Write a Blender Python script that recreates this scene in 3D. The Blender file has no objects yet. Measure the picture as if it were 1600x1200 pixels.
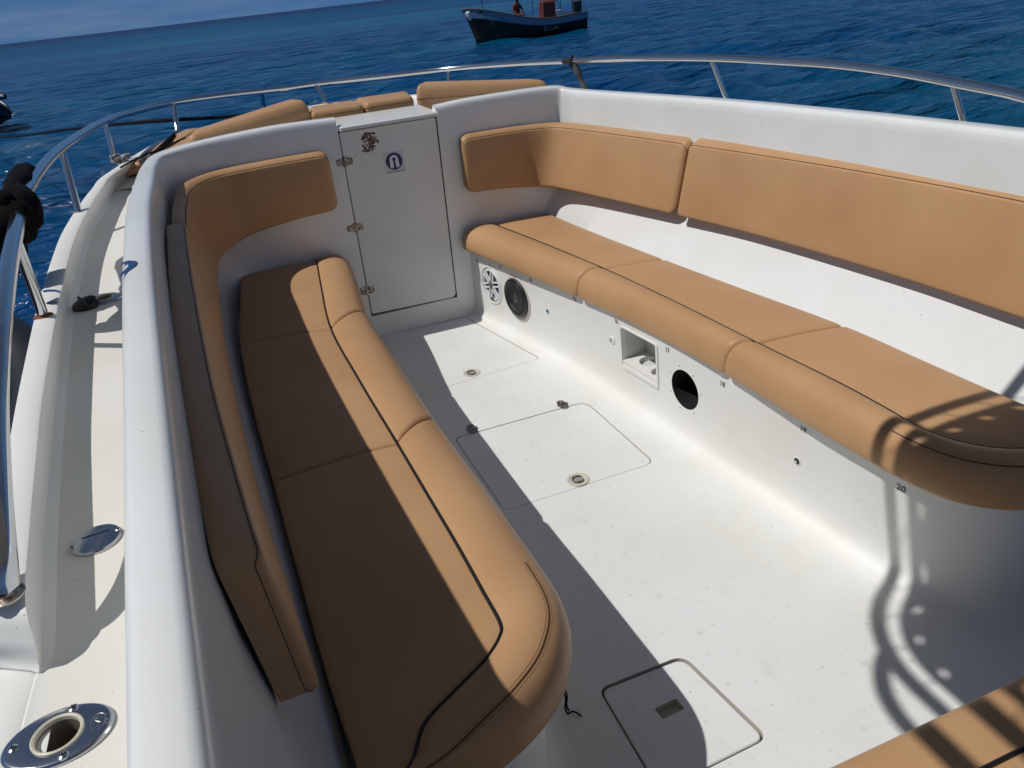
import bpy, bmesh, math, random
import numpy as np
from mathutils import Vector, Matrix
from mathutils.bvhtree import BVHTree
random.seed(7); RNG = np.random.RandomState(5)
SC = bpy.context.scene; COL = SC.collection

# ------------------------------------------------------------------ camera
CAM = Vector((0, 0, 1.8))
YAW, PITCH, ROLL, FPX = math.radians(17.7), math.radians(27.292), math.radians(6.617), 1200.0
_fh = Vector((math.sin(YAW), math.cos(YAW), 0)); _R0 = Vector((math.cos(YAW), -math.sin(YAW), 0)); _Z = Vector((0, 0, 1))
FW = _fh*math.cos(PITCH) - _Z*math.sin(PITCH); U0 = _fh*math.sin(PITCH) + _Z*math.cos(PITCH)
# image axes: world right R0 appears rotated up by ROLL, so the camera's own axes are:
CR = _R0*math.cos(ROLL) - U0*math.sin(ROLL); CU = _R0*math.sin(ROLL) + U0*math.cos(ROLL)
cam = bpy.data.objects.new('camera', bpy.data.cameras.new('camera')); COL.objects.link(cam)
m = Matrix((CR, CU, -FW)).transposed().to_4x4(); m.translation = CAM; cam.matrix_world = m
cam.data.sensor_width = 36; cam.data.lens = 36*FPX/1600; cam.data.clip_start = 0.02; cam.data.clip_end = 60000
SC.camera = cam
# ------------------------------------------------------------------ world, sun, exposure
SUN_D = Vector((.66, -.085, -1)).normalized()       # direction the light travels
world = bpy.data.worlds.new('World'); SC.world = world; world.use_nodes = True
nt = world.node_tree; nt.nodes.clear()
out = nt.nodes.new('ShaderNodeOutputWorld'); bg = nt.nodes.new('ShaderNodeBackground'); sky = nt.nodes.new('ShaderNodeTexSky')
sky.sky_type = 'NISHITA'; sky.sun_disc = False
sky.sun_elevation = math.asin(-SUN_D.z); sky.sun_rotation = math.atan2(-SUN_D.x, -SUN_D.y)
sky.air_density = 1.0; sky.dust_density = 0.2; sky.ozone_density = 1.6; sky.altitude = 0
hsv = nt.nodes.new('ShaderNodeHueSaturation'); hsv.inputs['Saturation'].default_value = 1.0; hsv.inputs['Value'].default_value = 1.0
# thin fair-weather cloud streaks low over the horizon
tc = nt.nodes.new('ShaderNodeTexCoord'); mp = nt.nodes.new('ShaderNodeMapping'); mp.inputs['Scale'].default_value = (3, 3, 22)
nz = nt.nodes.new('ShaderNodeTexNoise'); nz.inputs['Scale'].default_value = 2.2; nz.inputs['Detail'].default_value = 7
rp = nt.nodes.new('ShaderNodeValToRGB'); rp.color_ramp.elements[0].position = .46; rp.color_ramp.elements[1].position = .72
mx = nt.nodes.new('ShaderNodeMixRGB'); mx.inputs['Color2'].default_value = (6.2, 7.4, 10.5, 1)
ml = nt.nodes.new('ShaderNodeMath'); ml.operation = 'MULTIPLY'; ml.inputs[1].default_value = .34
L = nt.links
L.new(tc.outputs['Generated'], mp.inputs[0]); L.new(mp.outputs[0], nz.inputs['Vector']); L.new(nz.outputs['Fac'], rp.inputs[0])
L.new(rp.outputs['Color'], ml.inputs[0]); L.new(ml.outputs[0], mx.inputs['Fac'])
# hazy steel-blue band low over the sea, all the way round the horizon
sx = nt.nodes.new('ShaderNodeSeparateXYZ'); hm = nt.nodes.new('ShaderNodeMapRange'); hm.interpolation_type = 'SMOOTHSTEP'
hm.inputs['From Min'].default_value = .52; hm.inputs['From Max'].default_value = .02; hm.inputs['To Max'].default_value = .96
hb = nt.nodes.new('ShaderNodeMixRGB'); hb.inputs['Color2'].default_value = (1.30, 3.75, 8.3, 1)
L.new(tc.outputs['Generated'], sx.inputs[0]); L.new(sx.outputs['Z'], hm.inputs['Value']); L.new(hm.outputs[0], hb.inputs['Fac'])
L.new(sky.outputs[0], hsv.inputs['Color']); L.new(hsv.outputs[0], hb.inputs['Color1']); L.new(hb.outputs[0], mx.inputs['Color1']); L.new(mx.outputs[0], bg.inputs['Color']); L.new(bg.outputs[0], out.inputs[0])
bg.inputs['Strength'].default_value = 0.05
sl = bpy.data.lights.new('sun', 'SUN'); sl.energy = 4.2; sl.angle = math.radians(.53); sl.color = (1, .972, .925)
so = bpy.data.objects.new('sun', sl); COL.objects.link(so); so.rotation_euler = (-SUN_D).to_track_quat('Z', 'Y').to_euler(); so.location = (-6, 2, 10)
SC.view_settings.view_transform = 'Standard'; SC.view_settings.look = 'None'; SC.view_settings.exposure = -0.42; SC.view_settings.gamma = 1
SC.view_settings.use_curve_mapping = False
SC.render.engine = 'CYCLES'; SC.cycles.max_bounces = 7

# ------------------------------------------------------------------ surveying helpers (photo point -> place on a known plane)
def ray(px, py):
    vx, vy = px-800.0, py-600.0
    return (FW*FPX + CR*vx - CU*vy).normalized()
def oz(px, py, z):
    d = ray(px, py); t = (z-CAM.z)/d.z; return CAM + d*t
def oy(px, py, y):
    d = ray(px, py); t = (y-CAM.y)/d.y; return CAM + d*t
def OZ(pts, z): return [oz(p[0], p[1], z) for p in pts]

# ------------------------------------------------------------------ curve helpers
def V3(p, z=None):
    p = tuple(p)
    return Vector((p[0], p[1], z if z is not None else (p[2] if len(p) > 2 else 0)))
def crom(pts, n, z=None, lin=False):
    """n samples at uniform arc length of a Catmull-Rom curve through pts"""
    P = [V3(p, z) for p in pts]
    if len(P) == 2 or lin: dense = P
    else:
        dense = []
        E = [P[0]*2-P[1]] + P + [P[-1]*2-P[-2]]
        for i in range(1, len(E)-2):
            a, b, c, d = E[i-1:i+3]
            for k in range(24):
                t = k/24
                dense.append(.5*((2*b)+(c-a)*t+(2*a-5*b+4*c-d)*t*t+(3*b-a-3*c+d)*t**3))
        dense.append(P[-1])
    cum = [0]
    for i in range(1, len(dense)): cum.append(cum[-1]+(dense[i]-dense[i-1]).length)
    res = []; j = 0
    for k in range(n):
        s = cum[-1]*k/(n-1)
        while j < len(cum)-2 and cum[j+1] < s: j += 1
        t = (s-cum[j])/max(1e-9, cum[j+1]-cum[j]); res.append(dense[j].lerp(dense[j+1], min(1, max(0, t))))
    return res
def kcrom(pts, per):
    """samples with 'per' steps between control points, so several curves correspond"""
    P = [V3(p) for p in pts]; E = [P[0]*2-P[1]] + P + [P[-1]*2-P[-2]]; o = []
    for i in range(1, len(E)-2):
        a, b, c, d = E[i-1:i+3]
        for k in range(per):
            t = k/per; o.append(.5*((2*b)+(c-a)*t+(2*a-5*b+4*c-d)*t*t+(3*b-a-3*c+d)*t**3))
    o.append(P[-1]); return o
def length(p): return sum((p[i+1]-p[i]).length for i in range(len(p)-1))

# ------------------------------------------------------------------ object helpers
def mobj(name, me, mat=None, parent=None, smooth=30):
    o = bpy.data.objects.new(name, me); COL.objects.link(o)
    for mm in (mat if isinstance(mat, (list, tuple)) else [mat]):
        if mm: me.materials.append(mm)
    if smooth and len(me.polygons):
        me.polygons.foreach_set('use_smooth', [True]*len(me.polygons)); me.set_sharp_from_angle(angle=math.radians(smooth))
    if parent: put(o, parent)
    return o
def put(o, parent):
    o.parent = parent
    if parent.type == 'EMPTY' or True:
        mw = Matrix.Translation(parent['_org']) if '_org' in parent else Matrix.Identity(4)
        o.matrix_parent_inverse = mw.inverted()
def py(name, vs, fs, mat=None, parent=None, smooth=30, fix=True):
    me = bpy.data.meshes.new(name); me.from_pydata([tuple(v) for v in vs], [], fs)
    if fix:
        bm = bmesh.new(); bm.from_mesh(me); bmesh.ops.remove_doubles(bm, verts=bm.verts, dist=1e-5)
        bmesh.ops.recalc_face_normals(bm, faces=bm.faces); bm.to_mesh(me); bm.free()
    return mobj(name, me, mat, parent, smooth)
def tag(o, label, cat, group=None):
    o['label'] = label; o['category'] = cat
    if group: o['group'] = group
    return o
def thing(name, loc, label, cat, group=None):
    o = bpy.data.objects.new(name, None); COL.objects.link(o); o.location = loc; o['_org'] = tuple(loc); o.empty_display_size = .1
    return tag(o, label, cat, group)
def loftdata(curves, closed=False, caps=False):
    n = len(curves[0]); vs = [v for c in curves for v in c]; fs = []; m_ = len(curves)
    for j in range(m_ if closed else m_-1):
        k = (j+1) % m_
        for i in range(n-1): fs.append((j*n+i, j*n+i+1, k*n+i+1, k*n+i))
    if caps:
        fs.append(tuple(j*n for j in range(m_))); fs.append(tuple(j*n+n-1 for j in reversed(range(m_))))
    return vs, fs
def loft(name, curves, mat, parent=None, closed=False, caps=False, smooth=30):
    v, f = loftdata(curves, closed, caps); return py(name, v, f, mat, parent, smooth)
def tubedata(pts, r, seg=10, closed=False, caps=True):
    pts = [Vector(p) for p in pts]; n = len(pts); vs = []; fs = []; up = None
    for i, p in enumerate(pts):
        a = pts[(i-1) % n] if (closed or i > 0) else p; b = pts[(i+1) % n] if (closed or i < n-1) else p
        t = (b-a).normalized()
        if up is None: up = Vector((0, 0, 1)) if abs(t.z) < .9 else Vector((1, 0, 0))
        s = t.cross(up).normalized(); up = s.cross(t).normalized()
        rr = r[i] if isinstance(r, (list, tuple)) else r
        for k in range(seg):
            an = 2*math.pi*k/seg; vs.append(p+s*math.cos(an)*rr+up*math.sin(an)*rr)
    for i in range(n if closed else n-1):
        j = (i+1) % n
        for k in range(seg): fs.append((i*seg+k, i*seg+(k+1) % seg, j*seg+(k+1) % seg, j*seg+k))
    if caps and not closed:
        fs.append(tuple(reversed(range(seg)))); fs.append(tuple(range((n-1)*seg, n*seg)))
    return vs, fs
def tube(name, pts, r, mat, parent=None, seg=10, closed=False):
    v, f = tubedata(pts, r, seg, closed); return py(name, v, f, mat, parent, 40, fix=False)
def join(name, datas, mat, parent=None, smooth=30, fix=True):
    vs = []; fs = []
    for v, f in datas:
        o = len(vs); vs += list(v); fs += [tuple(i+o for i in g) for g in f]
    return py(name, vs, fs, mat, parent, smooth, fix)
def frame(o, n, x=None):
    """matrix with Z along n, X along x"""
    n = Vector(n).normalized(); x = Vector(x) if x is not None else Vector((1, 0, 0))
    y = n.cross(x).normalized(); x = y.cross(n).normalized()
    M = Matrix((x, y, n)).transposed().to_4x4(); M.translation = Vector(o); return M
def lathe(prof, M, seg=28, sx=1, sy=1, ring=False):
    """prof [(r,z)...] turned about Z then placed by M"""
    vs = []; fs = []
    for r, z in prof:
        for k in range(seg):
            a = 2*math.pi*k/seg; vs.append(M @ Vector((r*math.cos(a)*sx, r*math.sin(a)*sy, z)))
    for i in range(len(prof)-1):
        for k in range(seg): fs.append((i*seg+k, i*seg+(k+1) % seg, (i+1)*seg+(k+1) % seg, (i+1)*seg+k))
    if ring:
        q = (len(prof)-1)*seg; fs += [(q+k, q+(k+1) % seg, (k+1) % seg, k) for k in range(seg)]
    else:
        fs.append(tuple(reversed(range(seg)))); fs.append(tuple(range((len(prof)-1)*seg, len(prof)*seg)))
    return vs, fs
def prism(poly, z0, z1, M=Matrix.Identity(4), bev=0):
    n = len(poly)
    if bev:
        c = Vector((sum(p[0] for p in poly)/n, sum(p[1] for p in poly)/n))
        ins = []
        for i, p in enumerate(poly):
            a = Vector(poly[i-1][:2]); b = Vector(poly[(i+1) % n][:2]); t = (b-a).normalized(); nn = Vector((-t.y, t.x))
            if nn.dot(c-Vector(p[:2])) < 0: nn = -nn
            ins.append((p[0]+nn.x*bev, p[1]+nn.y*bev))
        rings = [(poly, z0), (poly, z1-bev), (ins, z1)]
    else: rings = [(poly, z0), (poly, z1)]
    vs = [M @ Vector((p[0], p[1], z)) for pl, z in rings for p in pl]; fs = []
    for j in range(len(rings)-1):
        for i in range(n): fs.append((j*n+i, j*n+(i+1) % n, (j+1)*n+(i+1) % n, (j+1)*n+i))
    fs.append(tuple(reversed(range(n)))); fs.append(tuple(range((len(rings)-1)*n, len(rings)*n)))
    return vs, fs
def rpoly(pts, r, seg=6):
    """round the corners of polygon"""
    o = []; n = len(pts)
    rs = list(r) if isinstance(r, (list, tuple)) else [r]*n
    for i in range(n):
        p = Vector(pts[i][:2]); a = (Vector(pts[i-1][:2])-p).normalized(); b = (Vector(pts[(i+1) % n][:2])-p).normalized()
        ang = a.angle(b); d = rs[i]/math.tan(ang/2)
        s, e = p+a*d, p+b*d
        for k in range(seg+1):
            t = k/seg; o.append(tuple(s*(1-t)**2 + p*2*t*(1-t) + e*t*t))
    return o
def boxdata(x0, x1, y0, y1, z0, z1, M=Matrix.Identity(4), bev=0): return prism([(x0, y0), (x1, y0), (x1, y1), (x0, y1)], z0, z1, M, bev)
def boolean(o, cutters, op='DIFFERENCE'):
    for c in cutters:
        md = o.modifiers.new('b', 'BOOLEAN'); md.operation = op; md.object = c; md.solver = 'EXACT'
        try: md.material_mode = 'TRANSFER'
        except Exception: pass
    dg = bpy.context.evaluated_depsgraph_get(); me = bpy.data.meshes.new_from_object(o.evaluated_get(dg))
    o.modifiers.clear(); old = o.data; o.data = me
    for c in cutters: bpy.data.objects.remove(c)
    me.set_sharp_from_angle(angle=math.radians(30))
    return o
def text(name, s, size, M, mat, parent, depth=.0004):
    cu = bpy.data.curves.new(name, 'FONT'); cu.body = s; cu.size = size; cu.align_x = 'CENTER'; cu.align_y = 'CENTER'; cu.extrude = depth
    t = bpy.data.objects.new(name, cu); COL.objects.link(t)
    dg = bpy.context.evaluated_depsgraph_get(); me = bpy.data.meshes.new_from_object(t.evaluated_get(dg)); bpy.data.objects.remove(t)
    me.transform(M); me.materials.clear()
    return mobj(name, me, mat, parent, 0)

# ------------------------------------------------------------------ materials
def mat(name, col, rough=.5, metal=0, **k):
    m = bpy.data.materials.new(name); m.use_nodes = True; b = m.node_tree.nodes['Principled BSDF']
    b.inputs['Base Color'].default_value = (*col, 1); b.inputs['Roughness'].default_value = rough; b.inputs['Metallic'].default_value = metal
    for kk, v in k.items(): b.inputs[kk.replace('_', ' ')].default_value = v
    return m
def nodes(m): return m.node_tree.nodes, m.node_tree.links, m.node_tree.nodes['Principled BSDF']
def noise_bump(m, scale, strength, dist=.002, detail=3, normal=None):
    N, Lk, b = nodes(m); t = N.new('ShaderNodeTexCoord'); n = N.new('ShaderNodeTexNoise'); n.inputs['Scale'].default_value = scale; n.inputs['Detail'].default_value = detail
    bp = N.new('ShaderNodeBump'); bp.inputs['Strength'].default_value = strength; bp.inputs['Distance'].default_value = dist
    Lk.new(t.outputs['Object'], n.inputs['Vector']); Lk.new(n.outputs['Fac'], bp.inputs['Height'])
    if normal: Lk.new(normal, bp.inputs['Normal'])
    Lk.new(bp.outputs[0], b.inputs['Normal']); return bp.outputs[0]
def mottled(m, c1, c2, scale, lo=.35, hi=.65, detail=5, src=None, stretch=(1, 1, 1)):
    N, Lk, b = nodes(m); t = N.new('ShaderNodeTexCoord'); mp = N.new('ShaderNodeMapping'); mp.inputs['Scale'].default_value = stretch
    n = N.new('ShaderNodeTexNoise'); n.inputs['Scale'].default_value = scale; n.inputs['Detail'].default_value = detail
    r = N.new('ShaderNodeValToRGB'); r.color_ramp.elements[0].position = lo; r.color_ramp.elements[1].position = hi
    x = N.new('ShaderNodeMixRGB'); x.inputs['Color1'].default_value = (*c1, 1); x.inputs['Color2'].default_value = (*c2, 1)
    if src: Lk.new(src, x.inputs['Color1'])
    Lk.new(t.outputs['Object'], mp.inputs[0]); Lk.new(mp.outputs[0], n.inputs['Vector']); Lk.new(n.outputs['Fac'], r.inputs[0]); Lk.new(r.outputs['Color'], x.inputs['Fac']); Lk.new(x.outputs[0], b.inputs['Base Color'])
    return x.outputs[0]
def gel(name, base, dirt=.5, rough=.3, bump=.0):
    m = mat(name, base, rough); m.node_tree.nodes['Principled BSDF'].inputs['Coat Weight'].default_value = .0
    c = mottled(m, base, (base[0]*.93, base[1]*.92, base[2]*.87), 2.5, .4, .75)
    c = mottled(m, base, (base[0]*.72, base[1]*.66, base[2]*.55), 26, .72-.06*dirt, .86, 6, c)          # scuffs
    c = mottled(m, base, (.16, .13, .1), 75, .765-.03*dirt, .79, 2, c, (1, 1.6, 1))                        # grit specks
    if dirt > 1: c = mottled(m, base, (base[0]*.45, base[1]*.40, base[2]*.34), 34, .735, .765, 4, c, (.45, 2.6, 1)); c = mottled(m, base, (base[0]*.9, base[1]*.88, base[2]*.84), 7, .60, .85, 6, c, (2.2, .7, 1))
    nb = noise_bump(m, 1.7, .25, .01, 2)
    if bump: noise_bump(m, 300, bump, .0008, 2, nb)
    return m
GEL = gel('white_gelcoat', (.752, .755, .742), .5, .5)
GELF = gel('white_floor_gelcoat', (.745, .755, .75), 1.6, .5, .25)
GELB = gel('white_coaming_gelcoat', (.765, .78, .785), .3, .2)
GELDECK = gel('cream_side_deck', (.73, .715, .67), .6, .5, .3)
def vinyl(name, c, rough=.42):
    m = mat(name, c, rough, Specular_IOR_Level=.22)
    mottled(m, c, (c[0]*.9, c[1]*.87, c[2]*.84), 3.2, .35, .7)
    nb = noise_bump(m, 6.0, .42, .011, 3.5); noise_bump(m, 420, .28, .0007, 2, nb); return m
TAN = vinyl('tan_vinyl', (.485, .289, .149))
STITCH = mat('brown_stitching', (.1, .045, .02), .7); PIPE = mat('black_piping', (.008, .008, .01), .35)
STEEL = mat('polished_stainless', (.62, .63, .65), .13, 1); noise_bump(STEEL, 40, .05, .001)
STEELD = mat('tarnished_stainless', (.36, .33, .3), .4, 1); mottled(STEELD, (.42, .4, .38), (.13, .08, .05), 90, .45, .6)
RUST = mat('rust', (.18, .055, .02), .8); CHROME = mat('brushed_flange_steel', (.5, .52, .56), .2, 1); noise_bump(CHROME, 90, .12, .001)
BLK = mat('black_plastic', (.012, .012, .013), .4); DARK = mat('dark_cavity', (.006, .006, .006), .9); SEAM = mat('dark_joint_sealant', (.07, .055, .045), .8); SEAML = mat('grey_hatch_joint', (.50, .46, .40), .8)
SPW = mat('speaker_white_plastic', (.72, .74, .76), .3); CONE = mat('speaker_cone', (.014, .016, .018), .5); GREYP = mat('grey_plastic', (.3, .3, .28), .5)
BLUE = mat('blue_lens', (.01, .13, .35), .15); NAVY = mat('navy_print', (.012, .018, .13), .4); INK = mat('number_ink', (.01, .015, .06), .5); PAPER = mat('sticker_white', (.62, .62, .62), .45)
ROPE = mat('black_rope', (.005, .005, .008), .9, Specular_IOR_Level=.15); CLOTH = mat('black_cloth', (.004, .004, .0045), .95, Specular_IOR_Level=.12); noise_bump(CLOTH, 60, .8, .01, 5)
ROPEW = mat('grey_white_rope', (.32, .31, .29), .85); mottled(ROPEW, (.45, .44, .42), (.05, .05, .06), 60, .5, .56)
BORE = mat('shade_toned_tube', (.17, .145, .115), .7); BEIGE = mat('beige_plastic', (.55, .52, .42), .45)  # bore colour darkened to stand for the shade inside the tube

# ================================================================== WATER
def make_water():
    ZW = -.6; nr, na = 620, 620
    rs = np.concatenate([np.array([.0]), 1.2*np.exp(np.linspace(0, math.log(600/1.2), nr-8)), np.array([800, 1200, 2000, 3500, 6000, 12000, 25000.])])
    nr = len(rs); th = np.linspace(math.radians(-62), math.radians(150), na)     # angle from +X, counter-clockwise; covers the view and its surroundings
    th = np.concatenate([th, np.linspace(math.radians(150), math.radians(298), 60)[1:-1]]); na = len(th)
    R, T = np.meshgrid(rs, th, indexing='ij'); X = R*np.cos(T); Y = R*np.sin(T); Zv = np.zeros_like(X)
    spacing = np.maximum(R*.0060, R*.0102)
    wd = math.radians(248)
    for i in range(64):
        lam = .35*(24**(i/63.0))*(.9+.2*RNG.rand()); k = 2*math.pi/lam; a = wd+RNG.normal(0, .55); ph = RNG.rand()*6.28
        amp = .0125*lam**.80*(.5+RNG.rand())*(.22 if lam > 3.5 else 1)*(1.5 if lam < 1.2 else 1)
        fade = np.clip((lam/spacing-2.2)/3, 0, 1)
        arg = k*(X*math.cos(a)+Y*math.sin(a))+ph + .6*np.sin(.21*X+.13*Y+ph*2)
        Zv += fade*amp*(np.sin(arg)+.22*np.sin(2*arg+1.57))*.62
    vs = np.stack([X, Y, Zv+ZW], -1).reshape(-1, 3)
    ii, jj = np.meshgrid(np.arange(nr-1), np.arange(na), indexing='ij'); jn = (jj+1) % na
    fs = np.stack([ii*na+jj, (ii+1)*na+jj, (ii+1)*na+jn, ii*na+jn], -1).reshape(-1, 4)
    me = bpy.data.meshes.new('sea_water'); me.vertices.add(len(vs)); me.vertices.foreach_set('co', vs.astype(np.float32).ravel())
    me.loops.add(fs.size); me.loops.foreach_set('vertex_index', fs.ravel().astype(np.int32)); me.polygons.add(len(fs))
    me.polygons.foreach_set('loop_start', np.arange(0, fs.size, 4, dtype=np.int32)); me.polygons.foreach_set('use_smooth', [True]*len(fs)); me.update(calc_edges=True)
    m = mat('sea_water', (.008, .05, .13), .06, IOR=1.333); N, Lk, b = nodes(m)
    # ripples too small to see from afar blur the reflection with distance
    ge = N.new('ShaderNodeNewGeometry'); ln_ = N.new('ShaderNodeVectorMath'); ln_.operation = 'LENGTH'; Lk.new(ge.outputs['Position'], ln_.inputs[0])
    rg = N.new('ShaderNodeMapRange'); rg.inputs['From Min'].default_value = 8; rg.inputs['From Max'].default_value = 220; rg.inputs['To Min'].default_value = .07; rg.inputs['To Max'].default_value = .34; b.inputs['Specular IOR Level'].default_value = .36
    Lk.new(ln_.outputs['Value'], rg.inputs['Value']); Lk.new(rg.outputs[0], b.inputs['Roughness'])
    t = N.new('ShaderNodeTexCoord')
    def nzn(scale, st, det=4, dist=0):
        mp = N.new('ShaderNodeMapping'); mp.inputs['Scale'].default_value = st; mp.inputs['Rotation'].default_value = (0, 0, math.radians(-22))
        n = N.new('ShaderNodeTexNoise'); n.inputs['Scale'].default_value = scale; n.inputs['Detail'].default_value = det; n.inputs['Distortion'].default_value = dist
        Lk.new(t.outputs['Object'], mp.inputs[0]); Lk.new(mp.outputs[0], n.inputs['Vector']); return n
    # seabed colour seen through the water: turquoise over sand patches, deep blue elsewhere
    patch = nzn(.022, (.55, 1.25, 1), 3, .4); r = N.new('ShaderNodeValToRGB'); e = r.color_ramp.elements
    e[0].position = .42; e[0].color = (.0002, .042, .150, 1); e[1].position = .66; e[1].color = (.0004, .098, .182, 1)
    Lk.new(patch.outputs['Fac'], r.inputs[0])
    # shallower (greener) water on the starboard side, deepest towards the open sea
    sp = N.new('ShaderNodeSeparateXYZ'); Lk.new(t.outputs['Object'], sp.inputs[0])
    mr = N.new('ShaderNodeMapRange'); mr.inputs['From Min'].default_value = 3; mr.inputs['From Max'].default_value = 16; Lk.new(sp.outputs['X'], mr.inputs['Value'])
    mr2 = N.new('ShaderNodeMapRange'); mr2.inputs['From Min'].default_value = 22; mr2.inputs['From Max'].default_value = 6; Lk.new(sp.outputs['Y'], mr2.inputs['Value'])
    mm = N.new('ShaderNodeMath'); mm.operation = 'MULTIPLY'; Lk.new(mr.outputs[0], mm.inputs[0]); Lk.new(mr2.outputs[0], mm.inputs[1])
    x = N.new('ShaderNodeMixRGB'); x.inputs['Color2'].default_value = (.006, .095, .145, 1); Lk.new(mm.outputs[0], x.inputs['Fac']); Lk.new(r.outputs[0], x.inputs['Color1'])
    far = N.new('ShaderNodeMapRange'); far.inputs['From Min'].default_value = 260; far.inputs['From Max'].default_value = 900; Lk.new(sp.outputs['Y'], far.inputs['Value'])
    x2 = N.new('ShaderNodeMixRGB'); x2.inputs['Color2'].default_value = (.001, .020, .085, 1); Lk.new(far.outputs[0], x2.inputs['Fac']); Lk.new(x.outputs[0], x2.inputs['Color1'])
    Lk.new(x2.outputs[0], b.inputs['Base Color'])
    prev = None
    for sc, st, det, s, d in ((.13, (.45, 1.7, 1), 4, 1.0, 1.9), (.42, (.45, 1.7, 1), 4, 1.0, .75), (1.1, (.5, 1.8, 1), 5, 1.0, .34), (3.2, (.5, 1.7, 1), 5, 1.0, .10), (9, (.6, 1.4, 1), 3, .5, .012)):
        n = nzn(sc, st, det, .5); bp = N.new('ShaderNodeBump'); bp.inputs['Strength'].default_value = s; bp.inputs['Distance'].default_value = d
        Lk.new(n.outputs['Fac'], bp.inputs['Height'])
        if prev: Lk.new(prev, bp.inputs['Normal'])
        prev = bp.outputs[0]
    Lk.new(prev, b.inputs['Normal'])
    o = bpy.data.objects.new('sea_water', me); COL.objects.link(o); me.materials.append(m); o['kind'] = 'structure'
make_water()

# ================================================================== THE BOAT WE STAND IN
boat = thing('motorboat', (.95, 2.4, -.6), 'white open motorboat whose cockpit fills the photo, with bow rail and cabin door', 'motorboat')
def bput(o): put(o, boat); return o

# ---- cockpit floor with sunk joints for three hatches
def hatch_poly(i):
    if i == 0: return [(.585, 4.355), (1.128, 4.330), (1.302, 3.52), (.50, 3.45)], .03
    if i == 1: return [(.64, 2.965), (1.305, 2.965), (1.325, 2.345), (.655, 2.335)], [.03, .07, .05, .05]
    return [(.605, 1.425), (.885, 1.425), (.935, 1.09), (.60, 1.075)], [.035, .05, .035, .035]
fl = py('cockpit_floor', *prism([(-.35, -1.6), (2.45, -1.6), (2.45, 4.46), (-.35, 4.46)], -.06, 0), GELF, boat)
cuts = []
hp = []
for i in range(3):
    pts, r = hatch_poly(i); hp.append(rpoly(pts, r, 8))
    cuts.append(py('cut', *prism(hp[i], -.034, .1), SEAML))
boolean(fl, cuts)
bm = bmesh.new(); bm.from_mesh(fl.data); bm.to_mesh(fl.data); bm.free()
def inset(poly, d):
    n = len(poly); c = Vector((sum(p[0] for p in poly)/n, sum(p[1] for p in poly)/n)); o = []
    for i, p in enumerate(poly):
        a = Vector(poly[i-1]); b = Vector(poly[(i+1) % n])
        t = (b-a).normalized(); nn = Vector((-t.y, t.x)); nn = nn if nn.dot(c-Vector(p)) > 0 else -nn
        o.append((p[0]+nn.x*d, p[1]+nn.y*d))
    return o
hatches = []
for i, d in enumerate((.0032, .0034, .0075)):
    h = py('floor_hatch', *prism(inset(hp[i], d), -.030, .0 if i < 2 else -.003, bev=.003), GELF, boat)
    hatches.append(h)
hatches[2]['label'] = 'small square hatch with a finger slot'
# finger slot of the small hatch
c = oz(1046, 1106, 0)
Ms = frame((c.x, c.y, 0), (0, 0, 1), (1, .06, 0))
cut = py('cut', *prism(rpoly([(-.036, -.02), (.036, -.02), (.036, .02), (-.036, .02)], .006), -.026, .05, Ms), BEIGE)
boolean(hatches[2], [cut])
def hinge(p, n, x, parent, s=1.0, m_=STEELD):
    """butterfly hinge: two leaves, a knuckle and screw heads"""
    M = frame(p, n, x); d = []
    for sg in (-1, 1):
        d.append(prism([(sg*.003*s, -.017*s), (sg*.03*s, -.012*s), (sg*.034*s, 0), (sg*.03*s, .012*s), (sg*.003*s, .017*s)], 0, .0025*s, M))
        for yy in (-.008, .008): d.append(lathe([(.0035*s, .0025*s), (.0035*s, .004*s), (.001*s, .0046*s)], M @ Matrix.Translation((sg*.02*s, yy*s, 0)), 8))
    v, f = tubedata([M @ Vector((0, -.019*s, .003*s)), M @ Vector((0, .019*s, .003*s))], .0045*s, 8); d.append((v, f))
    return join('hinge', d, m_, parent, 30, False)
for hx, px, py_ in ((0, 617, 514), (0, 700, 496), (1, 738, 671), (1, 879, 633)):
    c = oz(px, py_, 0); hinge((c.x, c.y, .001), (0, 0, 1), (0, 1, 0), hatches[hx], 1.3)
# flush lifting rings
for hx, px, py_ in ((0, 737, 583), (1, 903, 750)):
    c = oz(px, py_, 0); M = frame((c.x, c.y, 0), (0, 0, 1))
    rng = join('lifting_ring', [lathe([(.046, 0), (.046, .003), (.041, .0045), (.034, .003), (.031, .0012)], M, 28, ring=True)], BEIGE, hatches[hx])
    a = [M @ Vector((.022*math.cos(t), .022*math.sin(t), .005)) for t in np.linspace(.5, 5.6, 18)]
    tube('ring_pull', a, .0035, STEELD, rng, 8)
    join('ring_well', [lathe([(.027, .0008), (.027, .0016)], M, 20)], GREYP, rng)

# ---- liner walls and coamings
# control curves port side, aft -> forward -> round the corner -> bulkhead to door (same number of points)
def zz(pts, z): return [(p[0], p[1], z if not isinstance(z, (list, tuple)) else z[i]) for i, p in enumerate(pts)]
p_seat = [(-.02, -1.3), (-.045, 0), (-.073, 1.03), (-.12, 2.1), (-.165, 3.1), (-.168, 3.75), (-.150, 4.06), (-.10, 4.25), (.06, 4.335), (.3, 4.345), (.564, 4.345)]
p_mid = [(-.06, -1.3), (-.10, 0), (-.172, 1.03), (-.243, 2.1), (-.290, 3.0), (-.300, 3.65), (-.295, 4.04), (-.24, 4.27), (-.06, 4.340), (.3, 4.342), (.574, 4.342)]
p_in = [(-.07, -1.3), (-.11, 0), (-.178, 1.03), (-.25, 2.1), (-.297, 3.0), (-.308, 3.6), (-.312, 4.02), (-.275, 4.25), (-.09, 4.335), (.25, 4.34), (.585, 4.34)]
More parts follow.
